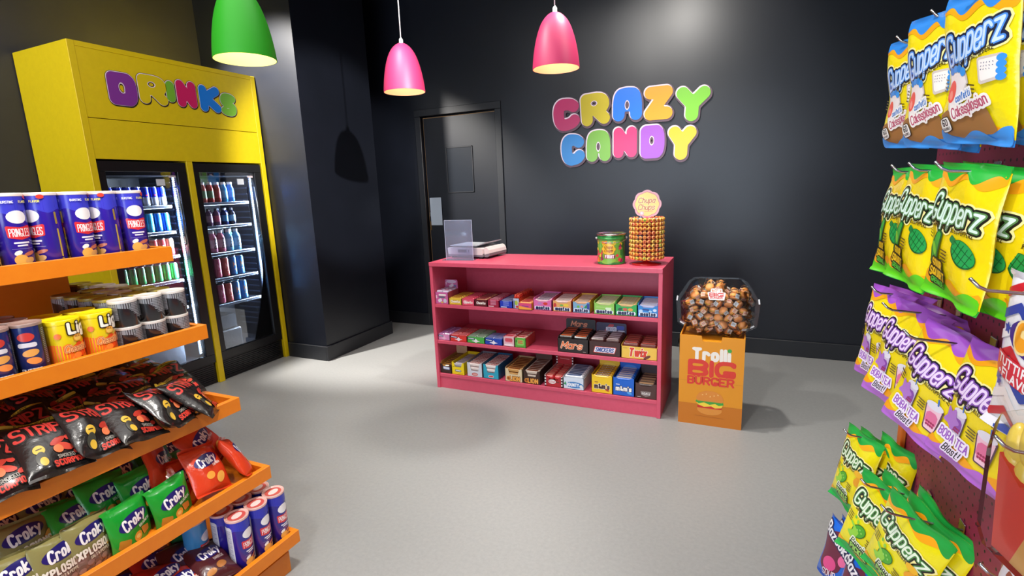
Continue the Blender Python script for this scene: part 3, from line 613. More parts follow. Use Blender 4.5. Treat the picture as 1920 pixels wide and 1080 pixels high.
# --- middle shelf
z = S2
for x0, x1, col, nm, pc, pc2, sw in ((.026, .124, 'd888b8', 'pink', 'b880b0', '8c4c84', 'e4b8d4'), (.126, .262, 'd83830', 'red', 'c04c50', 'c8686c', 'ece8ee'), (.264, .402, '4cae48', 'green', '7c9478', '8a9c8c', 'ece8ee'), (.404, .538, '1c44b0', 'blue', '606ca8', '8084b4', 'ece8ee')):
    w = (x1-x0)*100
    sweet_box(x0, x1, z, .19 if nm != 'blue' else .13, .044, col, [('R', -w*.27, 3.2, w*.42, 1.3, .3, -4, '22305c'), ('R', -w*.27, 3.2, w*.34, .5, .2, -4, 'dfe4f0'), ('P', [(0, 3.4), (w*.1, 1.9), (w*.26, 1.7), (w*.1, 1.2), (0, .4), (-w*.1, 1.2), (-w*.26, 1.7), (-w*.08, 1.9)], .05, sw)],
     'flat %s chewing gum box with a star print on the middle shelf' % nm, 'chewing gum pack in the flat %s gum box' % nm, pc, pc2, 2, 8, over=.007)
sweet_box(.545, .629, z, .17, .068, 'e0b4bc', [('R', 0, 4.6, 5.6, 2.6, .5, 0, 'd04c5c'), ('R', 0, 3.2, 5.4, .5, .2, 0, 'e8889c'), ('E', 0, 1.2, 3.4, .8, 0, 'f0e4e8')], 'pink and white small sweet box on the middle shelf', 'red and white sweet pack in the pink and white box', 'd8949c', 'c8404c', 1, 4, side='d04a58', over=.004)
sweet_box(.631, .713, z, .17, .068, '5aa83c', [('R', 0, 3.6, 5.2, 4, .5, 0, '8cc85c'), ('R', 0, 4.6, 3.6, .7, .2, 0, 'd84c40'), ('R', 0, 3.3, 3.6, .7, .2, 0, 'd84c40'), ('E', -2.8, 4.4, .6, 1, 0, '2c7c34')], 'green and white small sweet box on the middle shelf', 'red and cream sweet pack in the green and white box', 'd8b0a0', 'c8484c', 1, 4, side='c84c44', over=.004)
sweet_box(.937, 1.142, z, .19, .105, '241a18', [LG('Mars', -.6, 4.9, 4.2, 14, 'ea6a2c', (.28, 'f0d0b8'), r=.08, sl=.3), ('R', 7.6, 1.2, 2, .3, .1, 0, 'a09890')], 'black chocolate bar box with orange script lettering on the middle shelf', 'chocolate bar with orange lettering in the black box', '201614', 'd8622c', 2, 5, hf=.092, over=.018, header=(.085, 0, '2c3036', [LG('Mars', -1, 5, 3.4, 11, 'd89878', (.25, '8a4a38'), r=.07, sl=.3), ('E', 4.6, 1.4, 1.6, .9, 10, 'c08a78')]))
sweet_box(1.146, 1.346, z, .19, .098, '40201c', [('P', [(-7.2, 1.9), (6.2, 1.9), (7.4, 5.9), (-6, 5.9)], .1, 'd03c34'), ('P', [(-6.8, 2.2), (6.0, 2.2), (7.0, 5.6), (-5.8, 5.6)], .05, 'e8e8f0'), LG('SNICKERS', .1, 3.9, 2.4, 11.4, '203c90', r=.12, sl=.2)], 'dark brown bar box with blue lettering on a white band on the middle shelf', 'chocolate bar with white lettering in the dark brown box', '4a2420', 'c8b8bc', 2, 5, hf=.092, over=.018, header=(.08, 0, '3a3a58', [('P', [(-6, 0.4), (-1, 7), (2, 7), (-2, .4)], .1, 'b83c48'), ('R', 6, 5, 5, 2.6, .3, 0, '3850b0'), ('R', 6.6, 2.4, 4.5, 1.6, .2, 0, 'c8ccdc'), ('R', 0, 3.8, 7, 2.8, .2, 2, 'dfe2ec'), LG('SNICKERS', 0, 3.8, 1.7, 6, '2c3c84', r=.12, sl=.1)]))
sweet_box(1.350, 1.568, z, .19, .088, 'eabf4c', [LG('Twix', -.6, 4.2, 4.6, 11, 'd83a24', (.3, 'f6e8d0'), r=.13, sl=.15), ('E', 4.8, 1.6, 2.4, .9, 30, '6a2a18'), ('R', -8.5, 6.6, 2.6, .3, .1, 0, 'b08c30')], 'golden yellow box with red lettering at the right end of the middle shelf', 'chocolate bar in dark red wrapper in the golden box', '6a2018', 'b8564a', 2, 5, hf=.078, over=.02)
# --- bottom shelf
z = S3
sweet_box(.026, .120, z, .25, .085, '3a2420', [('R', .4, 4.0, 5.6, 2.2, .4, -3, '8c98c4'), ('R', .4, 4.0, 4.8, 1.2, .3, -3, 'dfe2ec')], 'brown caramel bar box with an octagonal card, leftmost on the bottom shelf', 'caramel bar in a gold wrapper in the leftmost brown box', 'c08a3c', '6a4420', 1, 8, side='a8783c', hf=.07, notch=.75, over=.01, header=(.145, 0, 'd8b48c', [('R', 0, 11.4, 5.4, 2.4, .5, -3, '2c3468'), ('R', 0, 11.5, 4.4, 1.2, .3, -3, 'c8d0ec'), ('R', 0, 7.4, 6.2, 3.4, .9, 0, '5a3020'), ('R', 0, 7.4, 5.4, 2.6, .7, 0, 'c89c80')]))
sweet_box(.122, .228, z, .25, .092, 'f0d418', [('R', 0, 3, 5, 1.6, .3, -3, '2c3058'), ('R', 0, 3.1, 4.2, .8, .2, -3, 'e4e4f0'), ('R', -3.6, 6, 1.6, .4, .1, 0, '8a7a20'), ('R', 2, 1, 4, .3, .1, 0, 'a89020')], 'bright yellow milk bar box on the bottom shelf', 'silver and brown bar in the bright yellow box', '8c8894', 'cfccd8', 1, 8, notch=.62, over=.02)
sweet_box(.249, .372, z, .25, .105, 'd4d8e2', [('E', 0, 1.9, 2.4, 1.2, 0, 'c83c38'), ('E', 0, 1.9, 1.9, .8, 0, 'd8a098')], 'pale silver wafer box with a deep notch on the bottom shelf', 'red and white wafer bar in the pale silver box', 'e6d8d4', 'c04440', 1, 8, side='7a7c88', notch=.42, over=.055, ptxt='DDD')
sweet_box(.378, .500, z, .25, .105, '2ca4c0', [('R', 0, 1.8, 4, 1.8, .4, 0, 'e0e4ec'), ('R', 0, 1.8, 3.4, 1.1, .3, 0, 'd0504c')], 'teal wafer box with a deep notch on the bottom shelf', 'red and white wafer bar in the teal box', 'e4dcd8', 'c84844', 1, 8, side='1c5c84', notch=.42, over=.055, ptxt='DDD')
LI = [LG('LION', .8, 2.3, 2.8, 7.6, 'f0a848', (.3, '6a3414'), r=.13), ('E', -3.9, 2.3, 1.5, 1.5, 0, 'd08030'), ('E', -3.9, 2.3, .8, .8, 0, '8a4818')]
sweet_box(.548, .678, z, .25, .10, 'e0cba4', LI, 'cream chocolate bar box with orange lettering on the bottom shelf', 'chocolate bar in a tan wrapper in the cream box', 'c89450', '8a4a20', 1, 8, side='b09068', hf=.095, notch=.55, over=.04)
sweet_box(.684, .808, z, .25, .10, '3a2018', LI, 'dark brown bar box with orange lettering on the bottom shelf', 'chocolate bar in a white wrapper in the box with orange lettering', 'c8b4a4', '7c3c1c', 1, 8, side='2c1814', hf=.095, notch=.55, over=.04, header=(.06, 0, '5a4038', []))
chk = lambda w, h, s=1.: [('R', sx*(w/2-.55), s*(k+.5), 1., s*.98, .05, 0, 'f0f0f0' if k % 2 else '1c1a1c') for sx in (-1, 1) for k in range(int(h/s))]
KK = lambda y: [('E', -1, y, 2.6, 1.5, 0, 'f0e8e8'), LG('KitKat', -1, y, 1.5, 4.2, 'c02028', r=.1), ('R', 2.8, y, 2.4, .7, .2, -10, '6a3020')]
sweet_box(.838, .966, z, .25, .08, 'b01c28', KK(3.6)+chk(12.6, 8), 'red wafer bar box with a chequered border on the bottom shelf', 'wafer bar in a red wrapper in the chequered box', 'c8282c', 'e08070', 2, 6, side='d8c8c4', hf=.075, notch=.62, over=.03, header=(.15, 0, 'b01c28', KK(9)+[('R', 0, 4.6, 7, .5, .1, -3, 'd89088'), ('R', 3.4, 12.8, 2.6, .9, .1, 0, '1c1a1c')]+chk(12.6, 15)))
sweet_box(.970, 1.110, z, .24, .078, 'd6e0ee', [('E', .4, 3.1, 6.2, 2.1, 0, '2c7cc0'), LG('BOUNTY', -.6, 3.1, 2.0, 8.4, 'eef2f8', r=.14), ('E', 5, 2.6, 1.1, 1, 0, 'e8ece8'), ('P', [(-6.6, 3), (-5.6, 5), (-5, 3)], .1, '3c9c5c')], 'white and blue bar box on the bottom shelf', 'chocolate bar in a white and blue wrapper', 'd8dce4', '5c74a4', 1, 8, side='c8ccd8', over=.016)
MM = lambda y: [LG("m&m's", 0, y, 2.8, 10, 'f4f0ec', (.28, '2a1a18'), r=.12), ]
sweet_box(1.159, 1.296, z, .22, .12, 'f0c41c', [('R', -3.6, 7.2, 2.2, .5, .1, 0, '8a3c20')]+[LG("m&m's", 0, 4.6, 3, 10, '40201c', (.22, 'f4e8d8'), r=.12), ('E', 3.4, 2.4, 1.4, .7, -20, 'b04028')], "yellow pouch box on the bottom shelf with a yellow card above", "yellow sweet pouch in the yellow box", 'f0c020', '8a4a20', 1, 6, side='c09a18', notch=.86, over=.012, header=(.15, 0, 'ecc034', [('E', 0, 1.0, 4, 1.6, 0, 'f2cf50')]), ptxt="m&m's")
sweet_box(1.298, 1.433, z, .22, .12, '1460c8', MM(4.8)+[('E', 3.6, 2.2, 1.6, .8, -20, '50a0e0'), ('R', -3.6, 7.4, 2.4, .5, .1, 0, 'd8dce8')], "blue pouch box on the bottom shelf with a blue card above", "blue sweet pouch in the blue box", '1c68d0', 'e0dcd8', 1, 6, side='104488', notch=.86, over=.012, header=(.15, 0, '1a62c8', [('E', 0, 1.0, 4, 1.6, 0, '3c80d8')]), ptxt="m&m's")
sweet_box(1.436, 1.568, z, .22, .10, '4a2c26', [('P', [(-3, 4.4), (3, 4.6), (2.6, 2.4), (0, 1.4), (-2.4, 2.4)], .2, '8a7c78'), LG("m&m's", 0, 3.4, 1.7, 5, 'd8d0cc', (.15, '2a1a18'), r=.14), ('R', -4, 1, 2.2, .4, .1, 0, 'c8c0bc')], "dark brown pouch box at the right end of the bottom shelf", 'dark brown chocolate pouch in the brown box', '38201c', 'c09870', 1, 5, side='2e1a18', over=.012, notch=.8, header=(.15, 0, '3c2c34', [LG("m&m's", 0, 11.4, 3.4, 10.5, 'e8e4e4', (.25, '2a1a20'), r=.15)]))

# ------------------------------------------------------------------ on the countertop
TZ = H_
# acrylic screen
a = thing('acrylic_stand', 'clear frosted upright acrylic sheet standing on the left of the pink counter', 'stand', (.165, .15, TZ), (0, 0, R(4)))
ACR = clear('acrylic', (.80, .84, .98), .05, 1.5, .16, (.75, .8, 1)); EDG = mat('c9cfe8', .25)
MB().box((-.105, -.0015, .002), (.105, .0015, .280), ACR).obj('panel', a)
m = MB(); m.box((-.107, -.002, .002), (-.105, .002, .281), EDG).box((.105, -.002, .002), (.107, .002, .281), EDG).box((-.107, -.002, .28), (.107, .002, .282), EDG); m.obj('panel_edge', a)
MB().box((-.12, -.045, 0), (.12, .03, .003), ACR).obj('foot', a)
# scale
s = thing('weighing_scale', 'white and grey shop weighing scale with a metal plate on the pink counter', 'scale', (.185, .36, TZ), (0, 0, R(-6)), )
WH = mat('d6cfcc', .4); GR = mat('77747a', .45)
m = MB(); m.prism([(-.15, .028), (.15, .028), (.155, .072), (.14, .078), (-.14, .078), (-.155, .072)], -.14, .12, WH)
m.obj('body', s)
m = MB(); m.prism([(-.152, .014), (.152, .014), (.154, .036), (-.154, .036)], -.138, .118, GR); m.obj('base', s)
m = MB(); m.prism([(.1555, .030), (.150, .072), (.165, .084), (.178, .080), (.192, .062), (.197, .040)], -.12, .118, WH); m.obj('end_cap', s)
m = MB(); m.prism([(.1545, .012), (.1555, .029), (.197, .039), (.196, .022), (.18, .012)], -.12, .118, GR); m.obj('end_skirt', s)
for x in (-.12, .12):
    for y in (-.11, .09): MB().lathe([(.018, 0), (.018, .014)], mat('2a2a2e', .6), 16, c=(x, y, 0), caps=True).obj('foot', s)
m = MB(); m.box((-.145, -.125, .086), (.09, .11, .091), mat('c8ccd2', .3, .35), .002); m.prism([(.09, .086), (.16, .112), (.16, .117), (.09, .091)], -.125, .11, mat('c8ccd2', .3, .35)); m.obj('weighing_plate', s)
m = MB(); m.box((-.01, -.01, .077), (.01, .01, .087), GR); m.obj('plate_support', s)
m = MB(); m.box((-.065, -.1415, .040), (.045, -.1395, .068), mat('b8b4b8', .3)); printed(m, [('E', 3.4, 5.5, .35, .9, -15, '55525a')], plane_map((0, -.1416, 0), (1, 0, 0), (0, 0, 1), (0, -1, 0))); m.obj('control_panel', s)
MB().box((-.058, -.1425, .044), (.015, -.1415, .064), mat('4a4a54', .2)).obj('display', s)
# lolly tin
t = thing('lollipop_tin', 'green fruit-printed lollipop tin with a silver lid on the pink counter', 'tin', (1.255, .165, TZ), (0, 0, R(12)))
m = MB(); TG = mat('3f9c4c', .25, .3, 0, 60, .4); m.lathe([(.084, 0), (.088, .004), (.088, .008), (.086, .012), (.086, .155), (.090, .158), (.090, .163), (.086, .166), (.086, .182)], TG, 40)
cols = ['d8404c', 'e8842c', '8c2c5c', 'd8c83c', 'c83c58', '6cb43c']
rr = random.Random(4); fr = []
for k in range(46): fr.append(('E', rr.uniform(-9, 9), rr.uniform(1.8, 15), rr.uniform(.7, 1.3), rr.uniform(.6, 1.2), rr.uniform(0, 90), cols[k % 6]))
printed(m, [('R', -1, 8.3, 17, 13.5, 1, 0, '78b848')]+fr+[('E', 0, 2.6, 4.6, 1.7, 8, '7cc44c')]+[('E', 2.9*math.cos(k*math.pi/4), 9.9+2.5*math.sin(k*math.pi/4), 1.5, 1.4, 0, 'c89428') for k in range(8)]+[('E', 2.6*math.cos(k*math.pi/4), 9.9+2.2*math.sin(k*math.pi/4), 1.45, 1.35, 0, 'f0c83c') for k in range(8)]+[('E', 0, 9.9, 2.9, 2.5, 0, 'f0c83c')]+
 [LG('Chupa', 0, 11.2, 1.7, 5, 'a8481c', r=.09, sl=.2), LG('Chups', 0, 8.9, 1.7, 5, 'a8481c', r=.09, sl=.2), ('R', .6, 5.3, 6.6, 2.4, .4, 0, '8a2450'), LG('FRUIT', .6, 5.3, 1.7, 5.6, 'f4ecf0', r=.14)], cyl_map(.0862, 0, R(-100)), d=.00007)
m.obj('tin_body', t)
MB().lathe([(.086, .182), (.093, .182), (.094, .188), (.090, .192), (.086, .190), (.078, .186), (0, .186)], mat('c8c4bc', .22, 1.), 40).obj('lid', t, label='silver metal lid')
for sx in (-1, 1): MB().ico((sx*.091, 0, .160), .008, mat('d8dadc', .3, .5), 10, 6).obj('handle_lug', t)
m = MB(); m.tube([(.094*math.cos(u), -.014-.085*math.sin(u)*.35-.07*math.sin(u), .16-.02*math.sin(u)) for u in np.linspace(0, math.pi, 22)], .0015, mat('b8bcc0', .3, 1.), 6); m.obj('wire_handle', t)
# lollipop rack
LX, LY = 1.472, .165
t = thing('lollipop_rack', 'red revolving lollipop rack topped by a yellow flower-shaped card', 'display rack', (LX, LY, TZ))
RED = mat('c8201e', .35, 0, 0, 60, .3)
m = MB(); m.lathe([(0, 0), (.085, 0), (.088, .006), (.03, .012), (.0125, .02)], RED, 32); m.lathe([(.0125, .02), (.0125, .262), (.022, .266), (.014, .278), (.006, .286), (0, .287)], RED, 20)
m.obj('pole', t)
for k in range(10):
    zz = .030+k*.0255
    MB().lathe([(.0126, zz), (.076, zz), (.078, zz+.0015), (.076, zz+.003), (.0126, zz+.003)], RED, 32).obj('tier', t)
cl = lambda n, rx, ry, r1, r2, c, y: [('E', rx*math.cos(k*2*math.pi/n+.39), y+ry*math.sin(k*2*math.pi/n+.39), r1, r2, 0, c) for k in range(n)]
m = MB()
P_ = []
for k in range(96):
    u = 2*math.pi*k/96; rad = .078+.007*abs(math.cos(4*u))*1.0; P_.append((rad*math.cos(u), .363+rad*math.sin(u)))
m.prism(P_, -.003, .003, mat('e0a8b4', .4))
MAPF = plane_map((0, -.003, .363), (1, 0, 0), (0, 0, 1), (0, -1, 0))
Q2 = [((x)*88, (z_-.363)*88) for x, z_ in P_]; Q3 = [((x)*84, (z_-.363)*84) for x, z_ in P_]
printed(m, [('P', Q2, .0, 'c87878'), ('P', Q3, .0, 'f2d070'), LG('Chupa', 0, 2.3, 3.0, 10, 'b86838', (.18, 'f4e0b0'), r=.075, sl=.25), LG('Chups', -.2, -1.7, 3.0, 10, 'b86838', (.18, 'f4e0b0'), r=.075, sl=.25), ('R', 1, -4.2, 5, .25, .1, 4, 'd8785c'), ('E', -3, -5.4, 1.3, 1.3, 0, 'dcb0b8'), ('E', -3, -5.4, .7, .7, 0, 'efd8dc')], MAPF)
m.obj('top_card', t, label='yellow flower-shaped card with pink edge')
def lolly(c1, c2, c3):
    def mk():
        m = MB(); m.ico((0, 0, 0), .0125, mat(c1, .3, 0, .2, 120, .3), 14, 8, (.95, 1, 1))
        m.lathe([(.0115, .0045), (.0100, .0078), (.007, .0106)], mat(c2, .3), 14, c=(0, 0, 0), axis='x'); m.lathe([(.0068, .0107), (.0001, .0128)], mat(c3, .3), 12, axis='x')
        m.tube([(-.012, 0, 0), (-.055, 0, 0)], .0016, mat('f0ece4', .5), 6)
        o = m.obj('lollipop'); o['category'] = 'lollipop'; return o
    return Kind(mk)
LK = [lolly('d8783c', 'f0b450', 'b85820'), lolly('e08848', 'f4c060', 'c84828'), lolly('d8a43c', 'f0c868', '8a5c28'), lolly('c85838', 'f0a068', 'a83c24'), lolly('384878', 'e8a858', 'c86830'), lolly('b8b040', 'e8d060', '7a8c30')]
LD = ['orange', 'amber', 'golden', 'coral', 'navy and amber', 'olive yellow']
rr = random.Random(11)
for k in range(10):
    for j in range(24):
        i = rr.choices(range(6), [6, 6, 3, 5, 1.2, 1.6])[0]; an = 2*math.pi*(j+.5*(k % 2)*0)/24+.05; rad = .094
        LK[i].put((LX+rad*math.cos(an), LY+rad*math.sin(an), TZ+.045+k*.0255), (rr.uniform(-.3, .3), rr.uniform(-.12, .12), an), '%s wrapped lollipop on the revolving rack' % LD[i], '%s lollipops on the revolving rack' % LD[i])

# ------------------------------------------------------------------ burger sweet stand
BX0, BX1, BH = 1.697, 2.045, .545
b = thing('cardboard_display_box', 'tall orange cardboard box with a burger picture standing beside the pink counter', 'box', ((BX0+BX1)/2, .15, 0)); bb = ((BX0+BX1)/2, .15, 0)
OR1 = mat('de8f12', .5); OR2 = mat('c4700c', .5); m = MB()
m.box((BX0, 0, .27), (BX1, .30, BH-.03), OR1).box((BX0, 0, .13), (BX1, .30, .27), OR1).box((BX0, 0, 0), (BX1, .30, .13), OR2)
cx = (BX0+BX1)/2
for p in ([(BX0, BH-.03), (cx-.05, BH-.03), (cx-.055, BH), (BX0, BH)], [(cx+.05, BH-.03), (BX1, BH-.03), (BX1, BH), (cx+.055, BH)]): m.prism(p, 0, .006, OR1)
m.box((BX0, .006, BH-.03), (BX0+.006, .30, BH), OR1).box((BX1-.006, .006, BH-.03), (BX1, .30, BH), OR1)
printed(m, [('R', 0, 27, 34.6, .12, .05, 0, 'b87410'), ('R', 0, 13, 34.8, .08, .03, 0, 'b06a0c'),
 LG('Trolli', 0, 43.6, 6.2, 21, 'ece4da', r=.155, gap=.3), ('E', 9.6, 46.8, 1.15, 1.15, 0, '3c9c34'),
 ('T', 'BIG', .4, 35.0, 8.2, dict(r=.15, fit=26), [(0, 'd43020')]), ('T', 'BURGER', 0, 27.6, 4.2, dict(r=.14, fit=25.6), [(.25, 'de8f12'), (0, 'd43020')]),
 ('E', 0, 10, 6.8, 3.2, 0, 'd88a30'), ('R', 0, 11.6, 13.6, 1.6, .8, 0, 'c8281c'), ('P', [(-7, 14), (7, 14), (6.4, 12.2), (3, 11.6), (1, 12.6), (-3, 11.8), (-6, 12.8)], .2, 'f0d03c'), ('P', [(-7, 15.6), (7, 15.6), (7.4, 14), (5, 13.4), (3, 14.4), (0, 13.4), (-3, 14.6), (-6, 13.6), (-7.6, 14.6)], .2, '3f9a34'),
 ('P', [(-6.8, 15.4), (6.8, 15.4), (7.2, 17.4), (5.6, 20), (2, 21.4), (-2, 21.4), (-5.6, 20), (-7.2, 17.4)], .3, 'd8842c')]+[('E', -4+2.1*k, 19+.8*math.sin(k*2.1), .4, .25, 30*k, 'f0cc80') for k in range(5)]+[('R', 0, 5.6, 16, .2, .1, -1, 'a85c0c')],
 plane_map(((BX0+BX1)/2, 0, 0), (1, 0, 0), (0, 0, 1), (0, -1, 0)), d=.0001)
part(m, 'carton', b, bb)
# clear tub
PLA = clear('clear_plastic', (1, 1, 1), .08, 1.36); 
tc = (1.885, .16, BH-.012)
t = thing('sweet_tub', 'large clear octagonal plastic tub full of burger sweets on the orange box', 'tub', tc)
OC = [(-.115, 0), (.115, 0), (.195, .055), (.205, .19), (.145, .30), (.115, .325), (-.115, .325), (-.145, .30), (-.205, .19), (-.195, .055)]
def ring(sx, sz, dz=0): return [(x*sx, .165+(z_-.165)*sz+dz) for x, z_ in OC]
def shell(m, rings, mt, cap=True):
    n = len(OC); v = []
    for (p, y) in rings: v += [(x, y, z_) for x, z_ in p]
    f = [(j*n+k, j*n+(k+1) % n, (j+1)*n+(k+1) % n, (j+1)*n+k) for j in range(len(rings)-1) for k in range(n)]
    if cap: f.append(tuple((len(rings)-1)*n+k for k in range(n)))
    m.add(v, f, mt); return m
shell(MB(), [(ring(1, 1), -.03), (ring(.93, .94), -.06), (ring(.80, .82), -.125), (ring(.74, .76), -.135)], PLA).obj('front_shell', t)
shell(MB(), [(ring(1, 1), -.024), (ring(.96, .97), .05), (ring(.86, .88), .118), (ring(.8, .82), .128)], PLA).obj('rear_shell', t)
fl = MB(); shell(fl, [(ring(1, 1), -.029), (ring(1.12, 1.04), -.029), (ring(1.12, 1.04), -.025), (ring(1, 1), -.025)], PLA, False); fl.obj('rim_flange', t)
for p in ((-.222, .20, 8), (.222, .20, -8), (-.19, .05, -60), (.19, .05, 60)):
    m = MB(); m.box((-.004, -.036, -.014), (.004, -.0295, .014), mat('f2f2f4', .3, emit=0)); m.obj('rim_clip', t, (p[0], 0, p[1]), (0, R(p[2]), 0), label='small white clip')
m = MB(); FM = plane_map((0, -.1385, .25), (1, 0, 0), (0, .12, 1), (0, -1, 0))
printed(m, [('P', [(-4.4, 2), (4.4, 2), (4, 5.2), (-4, 5.2)], .5, 'e8e0d8'), ('R', 0, 3.7, 7.4, 2, .4, 0, 'd88850'), ('T', 'Trolli', 0, 3.7, 1.7, dict(r=.15, fit=5.6), [(0, 'f0ece4')]), ('P', [(-6.8, 2), (6.8, 2), (6, -3.6), (-5.4, -3.6)], .5, 'ece4dc'), ('T', 'BIG', 0, .4, 2.5, dict(r=.17, fit=11.6), [(0, 'cc3426')]), ('T', 'BURGER', 0, -2.2, 1.5, dict(r=.14, fit=10), [(0, 'cc3426')])], FM, scale=.0066)
m.obj('sticker', t, label='white sticker with red lettering')
WRAP = clear('sweet_wrapper', (1, 1, 1), .2, 1.25)
def burger(tagc):
    def mk():
        t = thing('burger_sweet', 'wrapped gummy burger sweet inside the clear tub', 'sweet')
        m = MB(); m.lathe([(0, -.013), (.016, -.012), (.021, -.008), (.021, -.004), (0, -.004)], mat('f09a4c', .5), 16); m.lathe([(0, .004), (.021, .004), (.022, .008), (.018, .014), (.008, .018), (0, .0185)], mat('f4a258', .5), 16); m.obj('bun', t)
        m = MB(); m.lathe([(0, -.0039), (.0225, -.0035), (.0225, 0), (0, 0)], mat('a83c1c', .5), 16); m.lathe([(0, 0), (.023, .0002), (.022, .0038), (0, .0039)], mat('e8c040', .5), 16); m.obj('filling', t)
        m = MB(); m.box((-.030, -.024, -.0155), (.030, .024, .021), WRAP, .006); m.obj('wrapper', t)
        m = MB(); m.box((-.011, -.0245, -.010), (.011, -.0242, .012), mat(tagc, .5)); m.box((-.008, -.0249, -.001), (.008, -.0247, .001), mat('c83c34' if tagc[0] == 'e' else '6a6c70', .5)); m.box((-.008, -.0249, .004), (.008, -.0247, .006), mat('c83c34' if tagc[0] == 'e' else '6a6c70', .5)); m.obj('label_tag', t)
        return t
    return Kind(mk)
BK = [burger('cfd2d4'), burger('e8c4a8')]
rr = random.Random(5)
for iz in range(7):
    for ix in range(8):
        for iy in range(4):
            zz = .030+iz*.041; xx = (ix-3.5)*.052+(.013 if iz % 2 else -.013); yy = (-.098, -.058, .005, .065)[iy]
            s_ = (.88, .93, 1.0, .93)[iy]; lim = np.interp(zz, [0, .055, .19, .30], [.10, .172, .182, .12])*s_
            if abs(xx) > lim or zz > .285-.05*abs(ix-3.5)/3.5: continue
            if iy == 0 and (zz < .045 or zz > .262): continue
            BK[0 if rr.random() < .45 else 1].put((tc[0]+xx, tc[1]+yy+rr.uniform(-.004, .004), tc[2]+zz), (rr.uniform(-.9, .9), rr.uniform(-1.2, 1.2), rr.uniform(-.8, .8)), None, 'burger sweets in the clear tub', (1.12,)*3)
# black bin behind
t = thing('waste_bin', 'black bin half hidden behind the orange cardboard box', 'bin', (1.745, .60, 0))
m = MB(); m.lathe([(.10, 0), (.115, .30)], mat('101114', .4), 28, caps=True); m.obj('bin_body', t)
MB().lathe([(.122, .30), (.124, .33), (.10, .37), (.04, .385), (0, .388)], mat('0e0f12', .35), 28).obj('bin_lid', t)
# ------------------------------------------------------------------ pouches
def pouch_fn(w, h, t, seed=0, wr=.0022, bend=0., seal=.10):
    rnd = random.Random(seed); ws = [(rnd.uniform(-1, 1)*26/w*.15, rnd.uniform(-1, 1)*26/h*.2, rnd.uniform(0, 6.28), rnd.uniform(.4, 1)) for _ in range(7)]
    cr = [rnd.uniform(-.006, .006) for _ in range(4)]
    def f(x, y, off, side=1):
        u = max(-1, min(1, x/(w/2))); v = max(-1, min(1, y/(h/2))); vv = min(1, abs(v)/(1-seal))
        b = (max(0, 1-abs(u)**2.4)**.6)*(max(0, 1-vv**3.2)**.55)
        k = sum(a*math.sin(p*x*2+q*y*2+ph) for p, q, ph, a in ws)*wr*(.35+.65*min(1, abs(v)+abs(u)))
        flare = 0.
        rv = min(1., max(0., (abs(v)/(1-seal)-1)/(seal/(1-seal))))
        if rv > 0: flare = rv*(.004*math.sin(x*60+seed)+cr[0 if v > 0 else 1])
        pin = 1-.05*b-.03*(1-abs(v))
        yy = -side*(t/2*b+off)+k+flare-bend*(v*v)
        X = u*w/2*pin; Z = v*h/2+(cr[2] if v > 0 else cr[3])*u*.8
        if abs(v) < 1 and side*off > 0: pass
        return (X, yy, Z)
    return f
def pouch(w, h, t, col, seal_col, specs, seed=0, name='snack_bag', cat='snack bag', bend=0., wr=.0022, seal=.10, rough=.22, back=None, hole=False, unit=.01):
    f = pouch_fn(w, h, t, seed, wr, bend, seal); m = MB(); A = foil(col, rough); B_ = foil(seal_col, rough); K = foil(back or col, rough)
    nu, nv = 20, 34; us = [math.sin(math.pi/2*(2*i/nu-1)) for i in range(nu+1)]
    e = 1-seal; inner = [-e+2*e*j/(nv-4) for j in range(nv-3)]; vs = [-1, -1+seal/2]+inner+[1-seal/2, 1]; nv = len(vs)-1
    for side in (1, -1):
        V = [f(u*w/2, v*h/2, 0.0002, side) for v in vs for u in us]
        for part_, mt in ((0, A if side > 0 else K), (1, B_)):
            F = []
            for j in range(nv):
                iss = 1 if (vs[j] < -e-1e-6 or vs[j+1] > e+1e-6) else 0
                if iss != part_: continue
                for i in range(nu):
                    q = [j*(nu+1)+i, j*(nu+1)+i+1, (j+1)*(nu+1)+i+1, (j+1)*(nu+1)+i]
                    F.append(q if side > 0 else q[::-1])
            used = sorted(set(a for q in F for a in q)); mp = {a: i for i, a in enumerate(used)}
            m.add([V[a] for a in used], [[mp[a] for a in q] for q in F], mt, True)
    printed(m, specs, lambda x, y, o: f(x, y, o+.0009), d=.00016, scale=unit, clip=(-w/2/unit*.985, -h/2/unit*.99, w/2/unit*.985, h/2/unit*.99))
    def mk(): o = m.obj(name); o['category'] = cat; return o
    return Kind(mk)
# --------- Gupperz style gummy bags, 16.5 x 24.5 cm
GW, GH = .165, .245
def gup(seedy, seal, seal2, logo1, logo2, mid, ang, arcv, name_y=4.6, sl=.25, low=None, fs=14.2):
    b = [('W', -8.3, 8.3, 6, 12.3, 9.0, .8, 9, seedy, -1, 'f2a312'), ('W', -8.3, 8.3, 7.5, 12.3, 9.9, .8, 7, seedy+1, -1, seal), ('W', -8.3, 8.3, -12.3, -7, -8.6, .7, 9, seedy, 1, 'f2a312'), ('W', -8.3, 8.3, -12.3, -8, -9.6, .7, 8, seedy+2, 1, seal2)]
    b += [('T', 'Gupperz', -.1, name_y, 4.4, dict(r=.105, ang=ang, sl=sl, arc=arcv, fit=fs, jig=.18, grow=-.1), [(.95, 'f6ee9c'), (.62, logo2[0]), (.25, logo2[1]), (0, logo1)])]
    b += [('T', 'GUMMY LIQUID FILLED POPPERZ', -.2, name_y-3.3-(ang*-.01), .78, dict(r=.09, ang=ang, fit=11.5, q=1.4), [(0, '3c3210')])]
    return b+mid
scrib = lambda x, y, n=4, c='5c4c10': [('R', x+.15*(k % 2), y-.62*k, 2.2-.3*(k % 2), .24, .1, -6, c) for k in range(n)]
